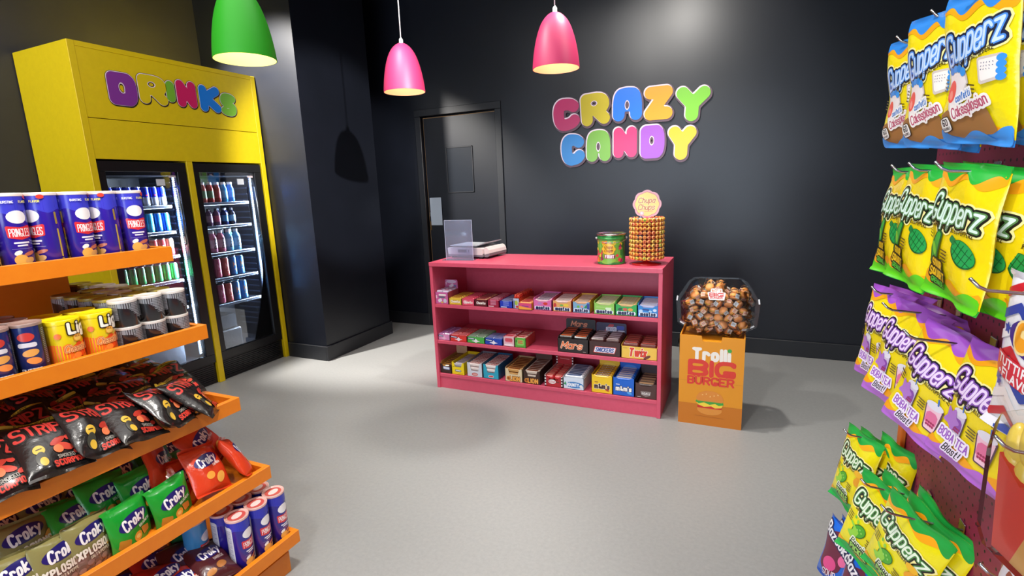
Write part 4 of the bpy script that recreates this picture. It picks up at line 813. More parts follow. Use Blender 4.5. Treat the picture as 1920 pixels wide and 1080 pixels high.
CAKE = gup(0, '2f86dc', '3f94e4', 'c4dcf8', ('17203c', '4a8ce0'), [
 ('P', [(-7.6, -7.2), (-3, -5.4), (4, -6), (5.2, -9.6), (-2, -11), (-7, -10)], .3, 'a0703c'), ('W', -8.3, 8.3, -12.3, -8, -10.4, .8, 9, 1, 1, '3f94e4'),
 ('P', [(-5.6, 0), (-1, .6), (.2, -1.5), (-2.6, -6.4), (-4.8, -6)], .35, 'cfc4c0'), ('P', [(-5.4, -.2), (-1.2, .4), (-.2, -1.5), (-2.8, -6), (-4.6, -5.6)], .2, 'ece4e2'), ('E', -4.4, -3, 1.3, 1.9, -20, 'e85848'), ('E', -4.6, -3.6, .6, .8, 0, 'f09080'), ('E', -5, .3, .9, .6, 0, '2a84d8'), ('E', -3.6, .7, .9, .6, 0, '3a94e4'), ('E', -2.2, .7, .9, .6, 0, '2a84d8'), ('E', -1, .2, .8, .7, 0, '3a94e4'),
 ('P', [(3, 1.8), (7, 2), (7, -1.2), (3.8, -1.8)], .3, 'c8bcb4'), ('P', [(3.2, 1.6), (6.6, 1.8), (6.6, -1), (3.9, -1.5)], .1, 'e8e2dc')]+[('E', 6.9, 1.6-k*.95, .65, .55, 0, '3590e0') for k in range(4)]+[('R', 3.8+.5*(k % 5), 1.2-.5*(k//5), .28, .1, .04, 40*k, '4a4c78') for k in range(14)]+
 scrib(1.6, -2, 3)+scrib(-7.2, -1, 4)+[('T', 'confetti', -.6, -3.6, 1.1, dict(r=.12, ang=16, fit=4.4), [(.35, 'f4f2f0'), (0, '3878c8')]), ('T', 'Cakesplosion', .6, -5.4, 1.7, dict(r=.12, ang=16, fit=9, jig=.2), [(.45, 'f0ece8'), (0, 'b84868')]), ('R', -5.6, -8.6, 3, 2.8, .8, 15, '201c20'), ('R', -5.6, -8.6, 2.7, 2.5, .7, 15, 'f0eee8'), ('T', '60', -5.7, -8.2, 1.1, dict(r=.1, ang=12), [(0, '201c20')]), ('T', 'CALORIES', -5.5, -9.3, .45, dict(r=.1, ang=12, fit=2.1), [(0, '201c20')])], 14, .03, 5.2)
SQ = gup(1, '1fae38', '5cc81c', 'dcf4e8', ('141a10', '5a8a50'), [
 ('E', 3.6, -2.6, 3.1, 2.1, -28, '145a28'), ('E', 3.7, -2.5, 2.9, 1.9, -28, '219a48'), ('R', .9, -.6, 1.7, 1.2, .3, -28, '1c7c3c')]+[('R', 2.2+k*.95, -1.9-k*.5, .12, 3.3, .05, -28, '145a28') for k in range(4)]+[('R', 3.6, -1.8, 5.2, .12, .05, -28, '145a28'), ('R', 3.5, -3.2, 5.2, .12, .05, -28, '145a28')]+
 [('P', [(-3.4, .4), (-2.4, 0), (-3, -2.6), (-4.2, -5.8), (-6.6, -6.2), (-6.6, -3.6), (-4.8, -1.6)], .3, '145a28'), ('P', [(-3.4, .2), (-2.7, -.2), (-3.3, -2.6), (-4.4, -5.4), (-6.2, -5.8), (-6.2, -3.6), (-4.8, -1.8)], .1, '3aa83c'), ('E', -5, -3.2, .9, 1.3, 20, '8cd83c')]+scrib(-1.2, -3, 4)+scrib(-6.8, 0, 3)+
 [('T', 'SOUR', -3.6, -6.1, 1.5, dict(r=.13, ang=-2, fit=4.2), [(.4, '16200c'), (0, 'f0c414')]), ('T', 'SQUIRT', -3.4, -7.9, 1.5, dict(r=.13, ang=-4, fit=5.6), [(.4, '16200c'), (0, 'f0c414')]), ('T', 'GRENADE', -3.4, -9.4, .95, dict(r=.12, ang=-8, fit=4), [(.3, '16200c'), (0, '4cc83c')])], -4, .05, 4.4, .2)
cup = lambda x, y, s, c1, c2, a: [('P', [(x-1.5*s, y+2.2*s), (x+1.5*s, y+2.2*s), (x+1.1*s, y-2.4*s), (x-1*s, y-2.4*s)], .3*s, '5a3c50'), ('P', [(x-1.4*s, y+2.1*s), (x+1.4*s, y+2.1*s), (x+1*s, y-2.3*s), (x-.9*s, y-2.3*s)], .15*s, c1), ('E', x, y+2.5*s, 1.7*s, .8*s, 0, 'e0dce8'), ('R', x+.5*s, y+3.6*s, .3*s, 1.4*s, .1, 10, '3c6cb8'), ('R', x, y-.2*s, 2.3*s, 2.8*s, .3, 0, c2)]+[('E', x-.6*s+.45*s*(k % 4), y-.9*s-.6*s*(k//4), .22*s, .22*s, 0, 'a02c58') for k in range(8)]
BOBA = gup(2, 'a050c4', 'b468d0', 'ecd8f8', ('1c1228', '8450b0'), cup(-2.6, -3.4, 1.0, 'cfc4dc', '8a4cac', 0)+[('P', [(-5.6, -1.2), (-4.6, -2), (-3.6, -1), (-3.4, -2.6), (-2.2, -3.2), (-3.4, -4), (-3.6, -5.4), (-4.8, -4.2), (-6.2, -4.2), (-5.4, -3)], .25, 'b078cc')]+cup(4.2, -4.6, 1.15, 'f0c4d4', 'e0709c', 0)+scrib(1, -2.2, 4)+scrib(-7, 0, 3)+
 [('T', 'BOBA TEA', -2.2, -6.6, 1.7, dict(r=.15, ang=-2, fit=7.6), [(.4, 'f0e8f6'), (0, '9a58c0')]), ('T', 'Blast!', -1.6, -8.9, 1.5, dict(r=.07, ang=0, fit=4, sl=.3), [(.35, 'e8dcf0'), (0, '201828')])], -3, .03, 4.6)
PICK = gup(3, '1c9a3c', '22a848', 'e4f4dc', ('141a10', '4a8a40'), [('E', -2.2, -3.2, 2.4, 1.7, 35, '1c6424'), ('E', -2.2, -3.2, 2.2, 1.5, 35, '4ca42c'), ('P', [(-5.4, -2.4), (-3.6, -3), (-3.8, -4.4), (-5.2, -5.2), (-4, -5.8), (-2.6, -5), (-2.2, -3.6)], .3, '8cc83c'), ('E', -3.4, -1.2, .4, .5, 0, '8cc83c'), ('E', -4.6, -.6, .35, .4, 0, '6cb434')]+[('E', -2.6+.7*k, -3+.5*(k % 2), .25, .25, 0, '8cc860') for k in range(3)]+scrib(-6.6, -.4, 4)+scrib(1.8, -3.4, 4)+
 [('T', 'Poppin', -.8, -6.4, 1.5, dict(r=.08, ang=-4, fit=5, sl=.2), [(.35, 'e4ecd0'), (0, '1c3c18')]), ('T', 'PICKLE', -.6, -8.2, 1.5, dict(r=.14, ang=-4, fit=5.6), [(.35, '1c3c18'), (0, '9cd060')]), ('E', 5, -1, 1.8, 1.3, 30, 'e8a01c'), ('E', 4.4, 1.2, 1.5, 1, 0, 'f0b81c')], -4, .05, 4.6)
kc = dict(name='gummy_bag', cat='sweet bag', seal=.085, back='e8c020')
K_CAKE = pouch(GW, GH, .034, 'f0dc14', '2f86dc', CAKE, 1, **kc); K_SQ = pouch(GW, GH, .034, 'f0d410', '22b040', SQ, 2, **kc)
K_BOBA = pouch(GW, GH, .034, 'f0d818', 'a050c4', BOBA, 3, **kc); K_PICK = pouch(GW, GH, .034, 'e8dc14', '1c9a3c', PICK, 4, **kc)
HX = 2.455
# ------------------------------------------------------------------ pegboard unit
def peg_mat():
    m = bpy.data.materials.new('raspberry_pegboard'); m.use_nodes = True; nt = m.node_tree; b = nt.nodes['Principled BSDF']; N = nt.nodes.new; L = nt.links.new
    tc = N('ShaderNodeTexCoord'); fr = N('ShaderNodeVectorMath'); fr.operation = 'SCALE'; fr.inputs['Scale'].default_value = 40
    f2 = N('ShaderNodeVectorMath'); f2.operation = 'FRACTION'; sb = N('ShaderNodeVectorMath'); sb.operation = 'SUBTRACT'; sb.inputs[1].default_value = (.5, .5, .5)
    mu = N('ShaderNodeVectorMath'); mu.operation = 'MULTIPLY'; mu.inputs[1].default_value = (0, 1, 1); ln = N('ShaderNodeVectorMath'); ln.operation = 'LENGTH'; lt = N('ShaderNodeMath'); lt.operation = 'LESS_THAN'; lt.inputs[1].default_value = .13
    mx = N('ShaderNodeMixRGB'); mx.inputs[1].default_value = rgb('8c2048')+(1,); mx.inputs[2].default_value = rgb('1a0810')+(1,)
    L(tc.outputs['Object'], fr.inputs[0]); L(fr.outputs[0], f2.inputs[0]); L(f2.outputs[0], sb.inputs[0]); L(sb.outputs[0], mu.inputs[0]); L(mu.outputs[0], ln.inputs[0]); L(ln.outputs['Value'], lt.inputs[0]); L(lt.outputs[0], mx.inputs[0]); L(mx.outputs[0], b.inputs['Base Color'])
    b.inputs['Roughness'].default_value = .45; return m
u = thing('pegboard_unit', 'tall raspberry pegboard display unit with an orange end post', 'display unit', (2.6, -2.4, 0)); ub = (2.6, -2.4, 0)
part(MB().box((HX, -3.6, .10), (HX+.012, -1.36, 1.55), peg_mat()), 'pegboard', u, ub)
OPN = mat('d8701c', .45)
part(MB().box((HX+.001, -1.359, 0), (2.76, -1.335, 1.60), mat('7c1c40', .45), .002), 'end_panel', u, ub)
part(MB().box((HX-.012, -1.358, 0), (HX+.0, -1.320, 1.02), OPN, .002), 'end_post', u, ub, label='narrow orange post')
part(MB().box((HX+.013, -3.6, .0), (2.76, -1.36, 1.60), mat('7c1c40', .5)), 'core', u, ub)
part(MB().box((HX-.30, -3.6, 0), (HX-.0, -1.36, .09), OPN, .003), 'base', u, ub)
STEEL = mat('b8babc', .25, 1.)
def mk_hook():
    m = MB(); m.tube([(0, 0, 0), (-.08, 0, .005), (-.122, 0, .008), (-.132, 0, .013), (-.143, 0, .025)], .0026, STEEL, 8)
    m.box((-.003, -.014, -.02), (0, .014, .02), STEEL, .001); o = m.obj('display_hook'); o['category'] = 'hook'; return o
HK = Kind(mk_hook)
def hang(K, x, y, z, rot, label, grp, n=3, hk=True, step=.034, seed=0, hlabel=None, gh=GH):
    """a bag at the front of a hook with the others of its hook behind it"""
    rnd = random.Random(seed)
    Rm = Matrix.Rotation(rot[2], 3, 'Z') @ Matrix.Rotation(rot[1], 3, 'Y') @ Matrix.Rotation(rot[0], 3, 'X'); top = Vector((x, y, z))+Rm @ Vector((0, 0, gh*.5-.012))
    if hk: HK.put((HX-.001, top.y, top.z-.006), (0, 0, 0), hlabel or 'steel hook of the %s' % label, 'steel pegboard hooks')
    for k in range(n):
        j = 1 if k else 0
        r2 = tuple(a+j*rnd.uniform(-.06, .06) for a in rot)
        if k == 0: K.put((x, y, z), r2, label)
        else: K.put((x+step*k, y+rnd.uniform(-.006, .006), z+rnd.uniform(-.006, .002)), r2, '%s, hanging behind the front bag of its hook' % grp[0], grp[1]+' behind the front ones')
g1 = ('blue-topped yellow cake gummy bag', 'cake gummy bags'); g2 = ('green-topped sour squirt gummy bag', 'sour squirt gummy bags'); g3 = ('purple-topped boba tea gummy bag', 'boba tea gummy bags'); g4 = ('green-edged pickle gummy bag', 'pickle gummy bags')
hang(K_CAKE, 2.359, -1.883, 1.585, (.15, .08, -1.28), 'blue-topped cake gummy bag, front right of the top row', g1, 2, seed=1)
hang(K_CAKE, 2.334, -1.750, 1.588, (.10, .06, -1.26), 'blue-topped cake gummy bag in the middle of the top row', g1, 2, seed=2)
hang(K_CAKE, 2.350, -1.500, 1.600, (.07, .04, -1.24), 'blue-topped cake gummy bag, far left of the top row', g1, 2, seed=3)
hang(K_CAKE, 2.425, -2.06, 1.60, (.05, .0, -1.3), 'blue-topped cake gummy bag cut by the right edge', g1, 2, seed=4, hk=False)
hang(K_SQ, 2.366, -1.876, 1.310, (.0, .07, -1.32), 'green-topped sour squirt gummy bag, front right of the second row', g2, 2, seed=5)
hang(K_SQ, 2.344, -1.714, 1.313, (-.09, .05, -1.34), 'green-topped sour squirt gummy bag in the middle of the second row', g2, 2, seed=6)
hang(K_SQ, 2.338, -1.585, 1.312, (-.12, -.05, -1.38), 'green-topped sour squirt gummy bag, far left of the second row', g2, 2, seed=7)
hang(K_SQ, 2.428, -1.925, 1.293, (-.05, .03, -1.30), 'green-topped sour squirt gummy bag cut by the right edge', g2, 1, seed=8, hk=False)
hang(K_BOBA, 2.376, -1.786, .990, (-.11, .27, -1.16), 'purple-topped boba tea gummy bag, front right of the third row', g3, 2, seed=9)
hang(K_BOBA, 2.362, -1.618, 1.003, (-.18, .13, -1.2), 'purple-topped boba tea gummy bag in the middle of the third row', g3, 2, seed=10)
hang(K_BOBA, 2.344, -1.497, 1.015, (-.09, .05, -1.30), 'purple-topped boba tea gummy bag, far left of the third row', g3, 2, seed=11)
hang(K_BOBA, 2.420, -1.90, .985, (-.10, .20, -1.20), 'purple-topped boba tea gummy bag turned behind the front right one', g3, 1, hk=False, seed=12)
hang(K_PICK, 2.350, -1.330, .545, (-.16, -.01, -1.2), 'green-edged pickle gummy bag at the far back of the lower rows', g4, 2, seed=13)
hang(K_PICK, 2.420, -1.400, .560, (-.12, .0, -1.25), 'green-edged pickle gummy bag close to the board behind the far one', g4, 1, seed=14, hk=False)
hang(K_PICK, 2.352, -1.590, .535, (-.14, .11, -.98), 'green-edged pickle gummy bag, left one of the front pair', g4, 2, seed=15)
hang(K_PICK, 2.370, -1.760, .588, (.03, .27, -1.05), 'green-edged pickle gummy bag, right one of the front pair', g4, 2, seed=16)
hang(K_PICK, 2.425, -1.745, .600, (.14, .33, -1.15), 'green-edged pickle gummy bag half hidden behind the front pair', g4, 1, seed=17, hk=False)
K_BZ = pouch(.15, .22, .03, '1c68d8', '1850b8', [('P', [(-6, -6), (-6.4, 5), (-1, 8.6), (3, 5), (2, -3), (-2, -8)], .4, '6a1838'), ('E', -2, -3.6, 3, 2.2, 30, 'd84888'), ('E', 2.6, 1, 1.6, 2.4, -30, 'e86aa0'), ('T', 'Bazooka', -1.4, 5.6, 3.4, dict(r=.14, fit=12.6, ang=-16), [(.5, '1c1c50'), (0, 'f0f0f4')]), ('T', 'SOUR', -1, -6.6, 2, dict(r=.08, ang=20, fit=6, sl=.3), [(0, 'ece4ee')]), ('R', 5, 9.5, 6, 2.2, .2, 0, 'd04890')], 8, name='gummy_bag', cat='sweet bag')
hang(K_BZ, 2.33, -1.34, .25, (-.1, .1, -1.1), 'blue gummy bag with pink splashes at the bottom of the pegboard', ('blue gummy bag', 'blue gummy bags'), 2, seed=20, hk=False, gh=.22)
hang(K_BZ, 2.35, -1.52, .27, (-.1, .2, -1.05), 'second blue gummy bag below the pickle bags, nearer the camera', ('blue gummy bag', 'blue gummy bags'), 1, seed=21, hk=False, gh=.22)
zz_ = []
for a in range(-1, 8):
    c = ('c8202c', 'f2f0f0', '2444a0')[a % 3]; y0 = -12+a*3.4
    zz_.append(('P', [(-8.4, y0), (-4.2, y0+2.6), (0, y0), (4.2, y0+2.6), (8.4, y0), (8.4, y0+1.5), (4.2, y0+4.1), (0, y0+1.5), (-4.2, y0+4.1), (-8.4, y0+1.5)], .02, c))
star = lambda x, y, s, c: ('P', [(x+s*(1 if k % 2 == 0 else .42)*math.sin(k*math.pi/5), y+s*(1 if k % 2 == 0 else .42)*math.cos(k*math.pi/5)) for k in range(10)], .02, c)
K_TF = pouch(.17, .26, .035, 'eceef2', 'e8e8f0', zz_+[star(-6, 4.5, 1.1, '2444a0'), star(-6.4, -4.6, 1.1, '2444a0'), star(5.5, -6, 1.1, '2444a0'), ('E', 1, 4.5, 6.2, 3, 0, '3a2480'), ('T', 'GUM', 1, 4.5, 3.4, dict(r=.15, fit=9), [(.4, 'f4d890'), (0, 'f0a020')]), ('R', 0, -1.3, 16, 3.8, .2, 0, 'd02c3c'), ('T', 'TUTTI FRUTTI', 0, -.5, 1.3, dict(r=.12, fit=14), [(0, 'f4eef0')]), ('T', '+ FLAVOUR', -1, -2.3, 1.3, dict(r=.12, fit=11), [(0, 'f4eef0')])], 9, name='gummy_bag', cat='sweet bag')
hang(K_TF, 2.410, -2.085, 1.135, (.05, .12, -1.33), 'stars-and-stripes tutti frutti sweet bag at the right edge', ('stars-and-stripes sweet bag', 'stars-and-stripes sweet bags'), 2, seed=22, gh=.26)
# chips toy pack: clear blister with yellow chips in a red carton
t = thing('gummy_fries_pack', 'clear moulded pack of yellow gummy fries in a red tub at the right edge', 'sweet pack', (2.398, -2.225, 1.00), (0, .06, -1.30)); t.scale = (.9, .9, .9)
YG = mat('e6cc54', .35, 0, .15, 60., .3); m = MB(); rr = random.Random(3)
for k in range(7):
    for j in range(4):
        m2 = MB(); m2.ico((0, 0, .0), .0145, YG, 12, 10, (1.05, 1, 2.5+rr.uniform(-.3, .4))); m2.obj('gummy_chip', t, ((k-3)*.0225, (j % 3-1)*.024, .062+.012*((k+j) % 2)-(.046 if j == 3 else 0)), (rr.uniform(-.1, .1), (k-3)*.05, rr.uniform(-.3, .3)))
m = MB(); m.prism([(-.055, -.105), (.055, -.105), (.075, .045), (.03, .015), (-.03, .015), (-.075, .045)], -.042, .040, mat('e03c2c', .35, 0, 0, 60, .3)); m.obj('red_carton', t, label='glossy red gummy tub')
m = MB(); m.prism([(-.018, -.104), (.054, -.104), (.070, .02), (.03, .008), (.012, .0)], -.0435, -.042, mat('e0aa5c', .35)); m.obj('front_flap', t, label='pale orange gummy front')
shp = lambda s, y: ([(x*s, z_*s) for x, z_ in [(-.065, -.125), (.065, -.125), (.085, -.10), (.097, .06), (.09, .12), (.06, .14), (-.06, .14), (-.09, .12), (-.097, .06), (-.085, -.10)]], y)
OCs = 10
def loft(m, rings, mt):
    n = len(rings[0][0]); v = [(x, y, z_) for p, y in rings for x, z_ in p]
    return m.add(v, [(j*n+k, j*n+(k+1) % n, (j+1)*n+(k+1) % n, (j+1)*n+k) for j in range(len(rings)-1) for k in range(n)]+[tuple((len(rings)-1)*n+k for k in range(n))], mt)
loft(MB(), [shp(.93, -.01), shp(.90, -.045), shp(.80, -.058)], clear('thin_blister', (1, 1, 1), .06, 1.22)).obj('blister', t)
HK.put((HX-.001, -2.24, 1.07), (0, 0, 0), 'steel hook behind the gummy fries pack', 'steel pegboard hooks')
K_FR = pouch(.17, .23, .04, 'e89048', 'e09a5c', [('E', -2, -2, 6, 5, 20, 'f0b070'), ('E', 3, -5, 4, 3, 0, 'e07c38'), ('T', 'FRIES', -1, 4, 5, dict(r=.15, fit=14.5, ang=-14), [(.4, 'a04828'), (0, 'f2ecf0')]), ('R', 1, 0, 12, 2.2, .4, -20, '3c3c88'), ('T', 'gummy', 1, 0, 1.5, dict(r=.1, fit=7, ang=-20), [(0, 'e0c8e8')])], 12, name='gummy_bag', cat='sweet bag')
hang(K_FR, 2.395, -2.24, .80, (.0, .12, -1.25), 'orange gummy bag with white lettering below the moulded fries pack', ('orange fries bag', 'orange fries bags'), 2, seed=23, gh=.23)

# ------------------------------------------------------------------ orange tiered display
ORG = mottled('orange_laminate', 'e07a10', 'e48014', 25., .42, .02, 500.)
T = [(.4994-.0619*k, -1.7696-.0368*k, .1654+.277*k) for k in range(5)]   # front face x, far end y, rail top z
du = thing('tiered_display', 'big orange stepped display with five railed shelves of snacks', 'display unit', (-.4, -2.9, 0)); db = (-.4, -2.9, 0)
YN = -4.3; XCR = -.19; YCR = -2.02
part(MB().box((-.62, YN, 0), (XCR, YCR, 1.24), ORG, .002), 'core', du, db)
part(MB().box((-1.29, YN, 0), (.468, -1.80, .085), ORG, .002), 'base', du, db)
for k, (x, y, z) in enumerate(T):
    xm = -.81-(x+.81-0)   # mirrored far side
    m = MB(); th = .020; zb = z-.050
    m.box((xm+th, YN, zb), (x-th, y-th, zb+.016), ORG); part(m, 'shelf', du, db)
    part(MB().box((x-th, YN, zb), (x, y, z), ORG, .001), 'front_rail', du, db)
    part(MB().box((xm+th, y-th, zb), (x-th, y, z), ORG, .001), 'end_rail', du, db)
    part(MB().box((xm, YN, zb), (xm+th, y, z), ORG, .001), 'back_rail', du, db)
DK = [z-.0338 for _, _, z in T]   # deck heights, lowest first
def tube_can(r, h, body, specs, lid, name='snack_tube', cat='snack tube', rim='d8d4cc', lidspec=None, lid_h=.006):
    def mk():
        t = thing(name, 'x', cat); m = MB(); m.lathe([(r*.96, 0), (r, .002), (r, h-lid_h)], mat(body, .25, 0, 0, 60, .5), 40)
        printed(m, specs, cyl_map(r, 0, 0.), d=.00007); m.obj('tube_body', t)
        m = MB(); m.lathe([(r*1.02, h-lid_h-.003), (r*1.035, h-.002), (r*1.02, h), (r*.95, h-.001), (r*.93, h-.003), (0, h-.003)], mat(lid, .35, 0, 0, 60, .2), 40)
        if lidspec: printed(m, lidspec, plane_map((0, 0, h-.0028), (0, 1, 0), (-1, 0, 0), (0, 0, 1)), d=.00007)
        m.obj('lid', t); return t
    return Kind(mk)
def pr_face(x, s=1.):
    return [('E', x, 14.6*s, 2.3, 1.75, 0, 'ece8ea'), ('P', [(x-2.9, 12.5*s), (x, 12.0*s), (x+2.9, 12.5*s), (x+2.7, 9.6*s), (x, 9.0*s), (x-2.7, 9.6*s)], .05, 'd02c34'), ('T', 'PRINGLES', x, 10.75*s, 1.9*s, dict(r=.12, fit=5, w=.6), [(0, 'f4e8e8')]),
     ('R', x, 8.2*s, 3.6, .45, .1, 0, 'e4e0f0'), ('R', x, 7.5*s, 2.4, .4, .1, 0, 'e4e0f0'), ('R', x, 6.7*s, 5, .08, .03, 0, '8880c8'),
     ('E', x-1.3, 5.7*s, .9, .6, 30, 'e8e4e0'), ('E', x+1.2, 5.4*s, 1.5, .5, 15, 'b86a50'), ('E', x-.9, 3.9*s, 1.5, 1.5, 0, 'd8a44c'), ('E', x+.9, 3.7*s, 1.2, .8, 20, 'c89858'), ('E', x+.4, 1.6*s, 2.2, 1.2, 0, 'a8643c'), ('E', x+.4, 1.7*s, .7, .35, 0, '6a3420'), ('E', x-1.6, 2.0*s, .8, .7, 0, 'e0b8a0'), ('E', x-.6, .4, 1.6, .5, 0, 'e8dcd0')]
bag_side = [('R', 5.9, 8, .45, 8, .1, 0, 'b8a040'), ('R', -5.9, 8, .45, 8, .1, 0, 'b8a040'), ('R', 5.9, 15, .6, 3.4, .2, 0, '9a8038'), ('R', -5.9, 15, .6, 3.4, .2, 0, '9a8038'), ('R', 5.9, 2, .7, 3.4, .1, 0, '9a8038'), ('R', -5.9, 2, .7, 3.4, .1, 0, '9a8038')]
topband = lambda x: [('T', 'BURSTING', x-1.6, 19.8, .6, dict(r=.13, fit=2.6, q=1.5), [(0, 'e8e8f4')]), ('T', 'FLAVOR', x+1.9, 19.8, .6, dict(r=.13, fit=2.2, q=1.5), [(0, 'e8dc60')])]
K_PB = tube_can(.0375, .222, '2e1e9c', [('W', -11.75, 11.75, 14, 22, 17.0, .5, 5.9, 0, -1, '3a3cc0')]+bag_side+pr_face(0, 1.08)+pr_face(11.2, 1.08)[:14]+pr_face(-11.2, 1.08)[:14]+topband(0)+topband(11.2)[:1]+[('E', 3.2, 21.0, .8, .6, 0, 'd03c30')], 'e6d8d2')
rr = random.Random(8)
for i in range(14):
    K_PB.put((T[4][0]-.065, T[4][1]-.074-i*.0772, DK[4]), (0, 0, [-.1, -1.35, .25, -1.25, .15, -1.5, 0, .3, -1.2, 0, 0, 0, 0, 0][i] + rr.uniform(-.05, .05)), None, 'purple snack tubes in the front row of the top shelf')['label'] = 'purple snack tube in the front row of the top shelf' if i > 3 else 'purple snack tube, %s from the far end of the top shelf' % ('first', 'second', 'third', 'fourth')[i]
for i in range(13):
    K_PB.put((T[4][0]-.144, T[4][1]-.074-i*.0775, DK[4]), (0, 0, rr.uniform(-1, 1)), 'purple snack tube in the back row of the top shelf', 'purple snack tubes in the back row of the top shelf')
# second shelf: cheese ball tubs, dark tubes, short stacked tubs
LIGO = [('P', [(-11, 7), (-6, 7.8), (-2, 6.8), (3, 7.8), (8, 7), (14, 7.4), (14, .2), (-11, .2)], .1, 'ec6a1c')]
rr = random.Random(2)
LIGO += [('E', rr.uniform(-9, 9), rr.uniform(.9, 7), .95, .85, 0, ('f08030', 'e04c18', 'f49848')[k % 3]) for k in range(30)]
LIGO += [('E', -4.4, 10.2, .8, .8, 0, 'e87028'), ('T', 'Ligo', 1.6, 12.0, 2.8, dict(r=.13, fit=7.4), [(.32, '2a2014'), (0, 'f6f2e4')]), ('R', 0, 9.1, 2.2, 2, .2, 0, 'e89a2c'), ('R', 0, 9.1, 1.8, 1.6, .2, 0, 'f4c860'), ('T', 'REAL', 0, 9.6, .55, dict(r=.1, fit=1.4), [(0, 'a04818')]), ('T', 'Cheese Ball', .6, 6.3, 1.8, dict(r=.07, fit=7.8, sl=.3), [(.12, 'f0c080'), (0, 'a82c14')]), ('R', 4.4, 1.4, 1.8, 1.2, .3, 0, '3a2c90')]
K_LG = tube_can(.0415, .146, 'eed414', LIGO, 'ecd410', 'snack_tub', 'snack tub', lid_h=.01)
for (x, y, rz, l) in ((.250, -2.262, .35, 'yellow cheese ball tub, left of the two front ones'), (.250, -2.176, .25, 'yellow cheese ball tub, right of the two front ones'), (.164, -2.176, .4, 'yellow cheese ball tub behind the right front one'), (.164, -2.262, -.3, 'yellow cheese ball tub behind the left front one')):
    K_LG.put((x, y, DK[3]), (0, 0, rz), l)
DKT = [('R', -6.2, 8, 6.5, 15, .2, 0, '1c1c24'), ('R', 6.2, 8, 6, 15, .2, 0, '202028')]+[('R', sx*6.1, 13.6-.5*k, 5, .18, .05, 0, '8a8c98') for sx in (-1, 1) for k in range(20)]+[('E', 0, 12, 1.8, 1.2, 0, 'c83c34'), ('R', 0, 9.8, 4, 1.2, .2, 0, 'd8d4dc'), ('E', .4, 7.6, 1.8, 1, 10, 'e0a050'), ('E', .8, 5.4, 1.6, .9, -10, 'e89048'), ('T', 'BUTTER', 0, 2.6, 1.3, dict(r=.12, fit=4.4), [(0, 'e4e4ec')]), ('R', 6.5, .9, 1.6, .9, .1, 0, 'e0b82c'), ('R', -6.5, .9, 1.6, .9, .1, 0, 'e0b82c')]
K_DT = tube_can(.034, .156, '1c2c6c', DKT, '9a8078', 'snack_tub', 'snack tub')
for i, (x, y) in enumerate(((.252, -2.341), (.252, -2.412), (.252, -2.483), (.180, -2.341), (.180, -2.412), (.108, -2.341))):
    K_DT.put((x, y, DK[3]), (0, 0, -.5+i*.3), 'dark blue snack tub, %s, second shelf' % ('a printed text panel showing', 'its front label showing', 'its side cut by the frame', 'only its brown lid seen behind', 'its lid near the frame edge', 'its lid against the orange core')[i])
ST = [('P', [(-9, 7.6), (13, 7.6), (13, 2), (4, .6), (-1, 5.6), (-9, 7)], .05, '8a8c92')]
ST += [('R', 2.2+.55*(k % 4)*.3, 7.2-.26*k, 7.2-abs(k-6)*.35, .12, .04, -1, 'b4b6bc' if k % 2 else '5c5e66') for k in range(19)]
ST += [('R', -6, 7-.3*k, 4, .14, .04, 0, '9a9ca4') for k in range(16)]+[('R', 4.6, 1.8, 1.5, 2, .05, 0, 'e0e0e2')]+[('R', 4.1+.25*k, 1.8, .1, 1.7, .02, 0, '202024') for k in range(5)]
K_SL = tube_can(.0375, .083, '202024', ST, 'd4cec8', 'snack_tub', 'snack tub'); K_SY = tube_can(.0375, .083, '26241c', ST, 'a89838', 'snack_tub', 'snack tub'); K_ST = tube_can(.0375, .083, '2c241c', ST, '9c7c44', 'snack_tub', 'snack tub')
rr = random.Random(6)
for (x, y, KK_, n, nm) in ((.250, -2.096, K_SL, 2, 'left'), (.250, -2.019, K_SL, 2, 'middle'), (.250, -1.942, K_SL, 2, 'right')):
    for j in range(n):
        KK_.put((x, y, DK[3]+j*.0835), (0, 0, rr.uniform(-.3, .3)), 'short black snack tub, %s of the %s of three stacks at the shelf end' % ('bottom' if j == 0 else 'top', nm))
for q in range(1, 8):
    for i in range(3 if q < 5 else 1):
        x_ = .250-.0785*q; y_ = -1.942-.077*i; w_ = (q+2*i) % 5
        if x_ < -.14 and y_ < -1.98: continue
        KK_, nm = ((K_SL, 'pale'), (K_SY, 'yellow'), (K_SY, 'yellow'), (K_ST, 'brown'), (K_SL, 'pale'))[w_]
        if q == 1 and i > 0: KK_, nm = K_SY, 'yellow'
        for j in range(2): KK_.put((x_, y_, DK[3]+j*.0835), (0, 0, rr.uniform(-1, 1)), '%s-lidded short snack tub packed behind the end stacks' % nm, '%s-lidded short tubs' % nm)
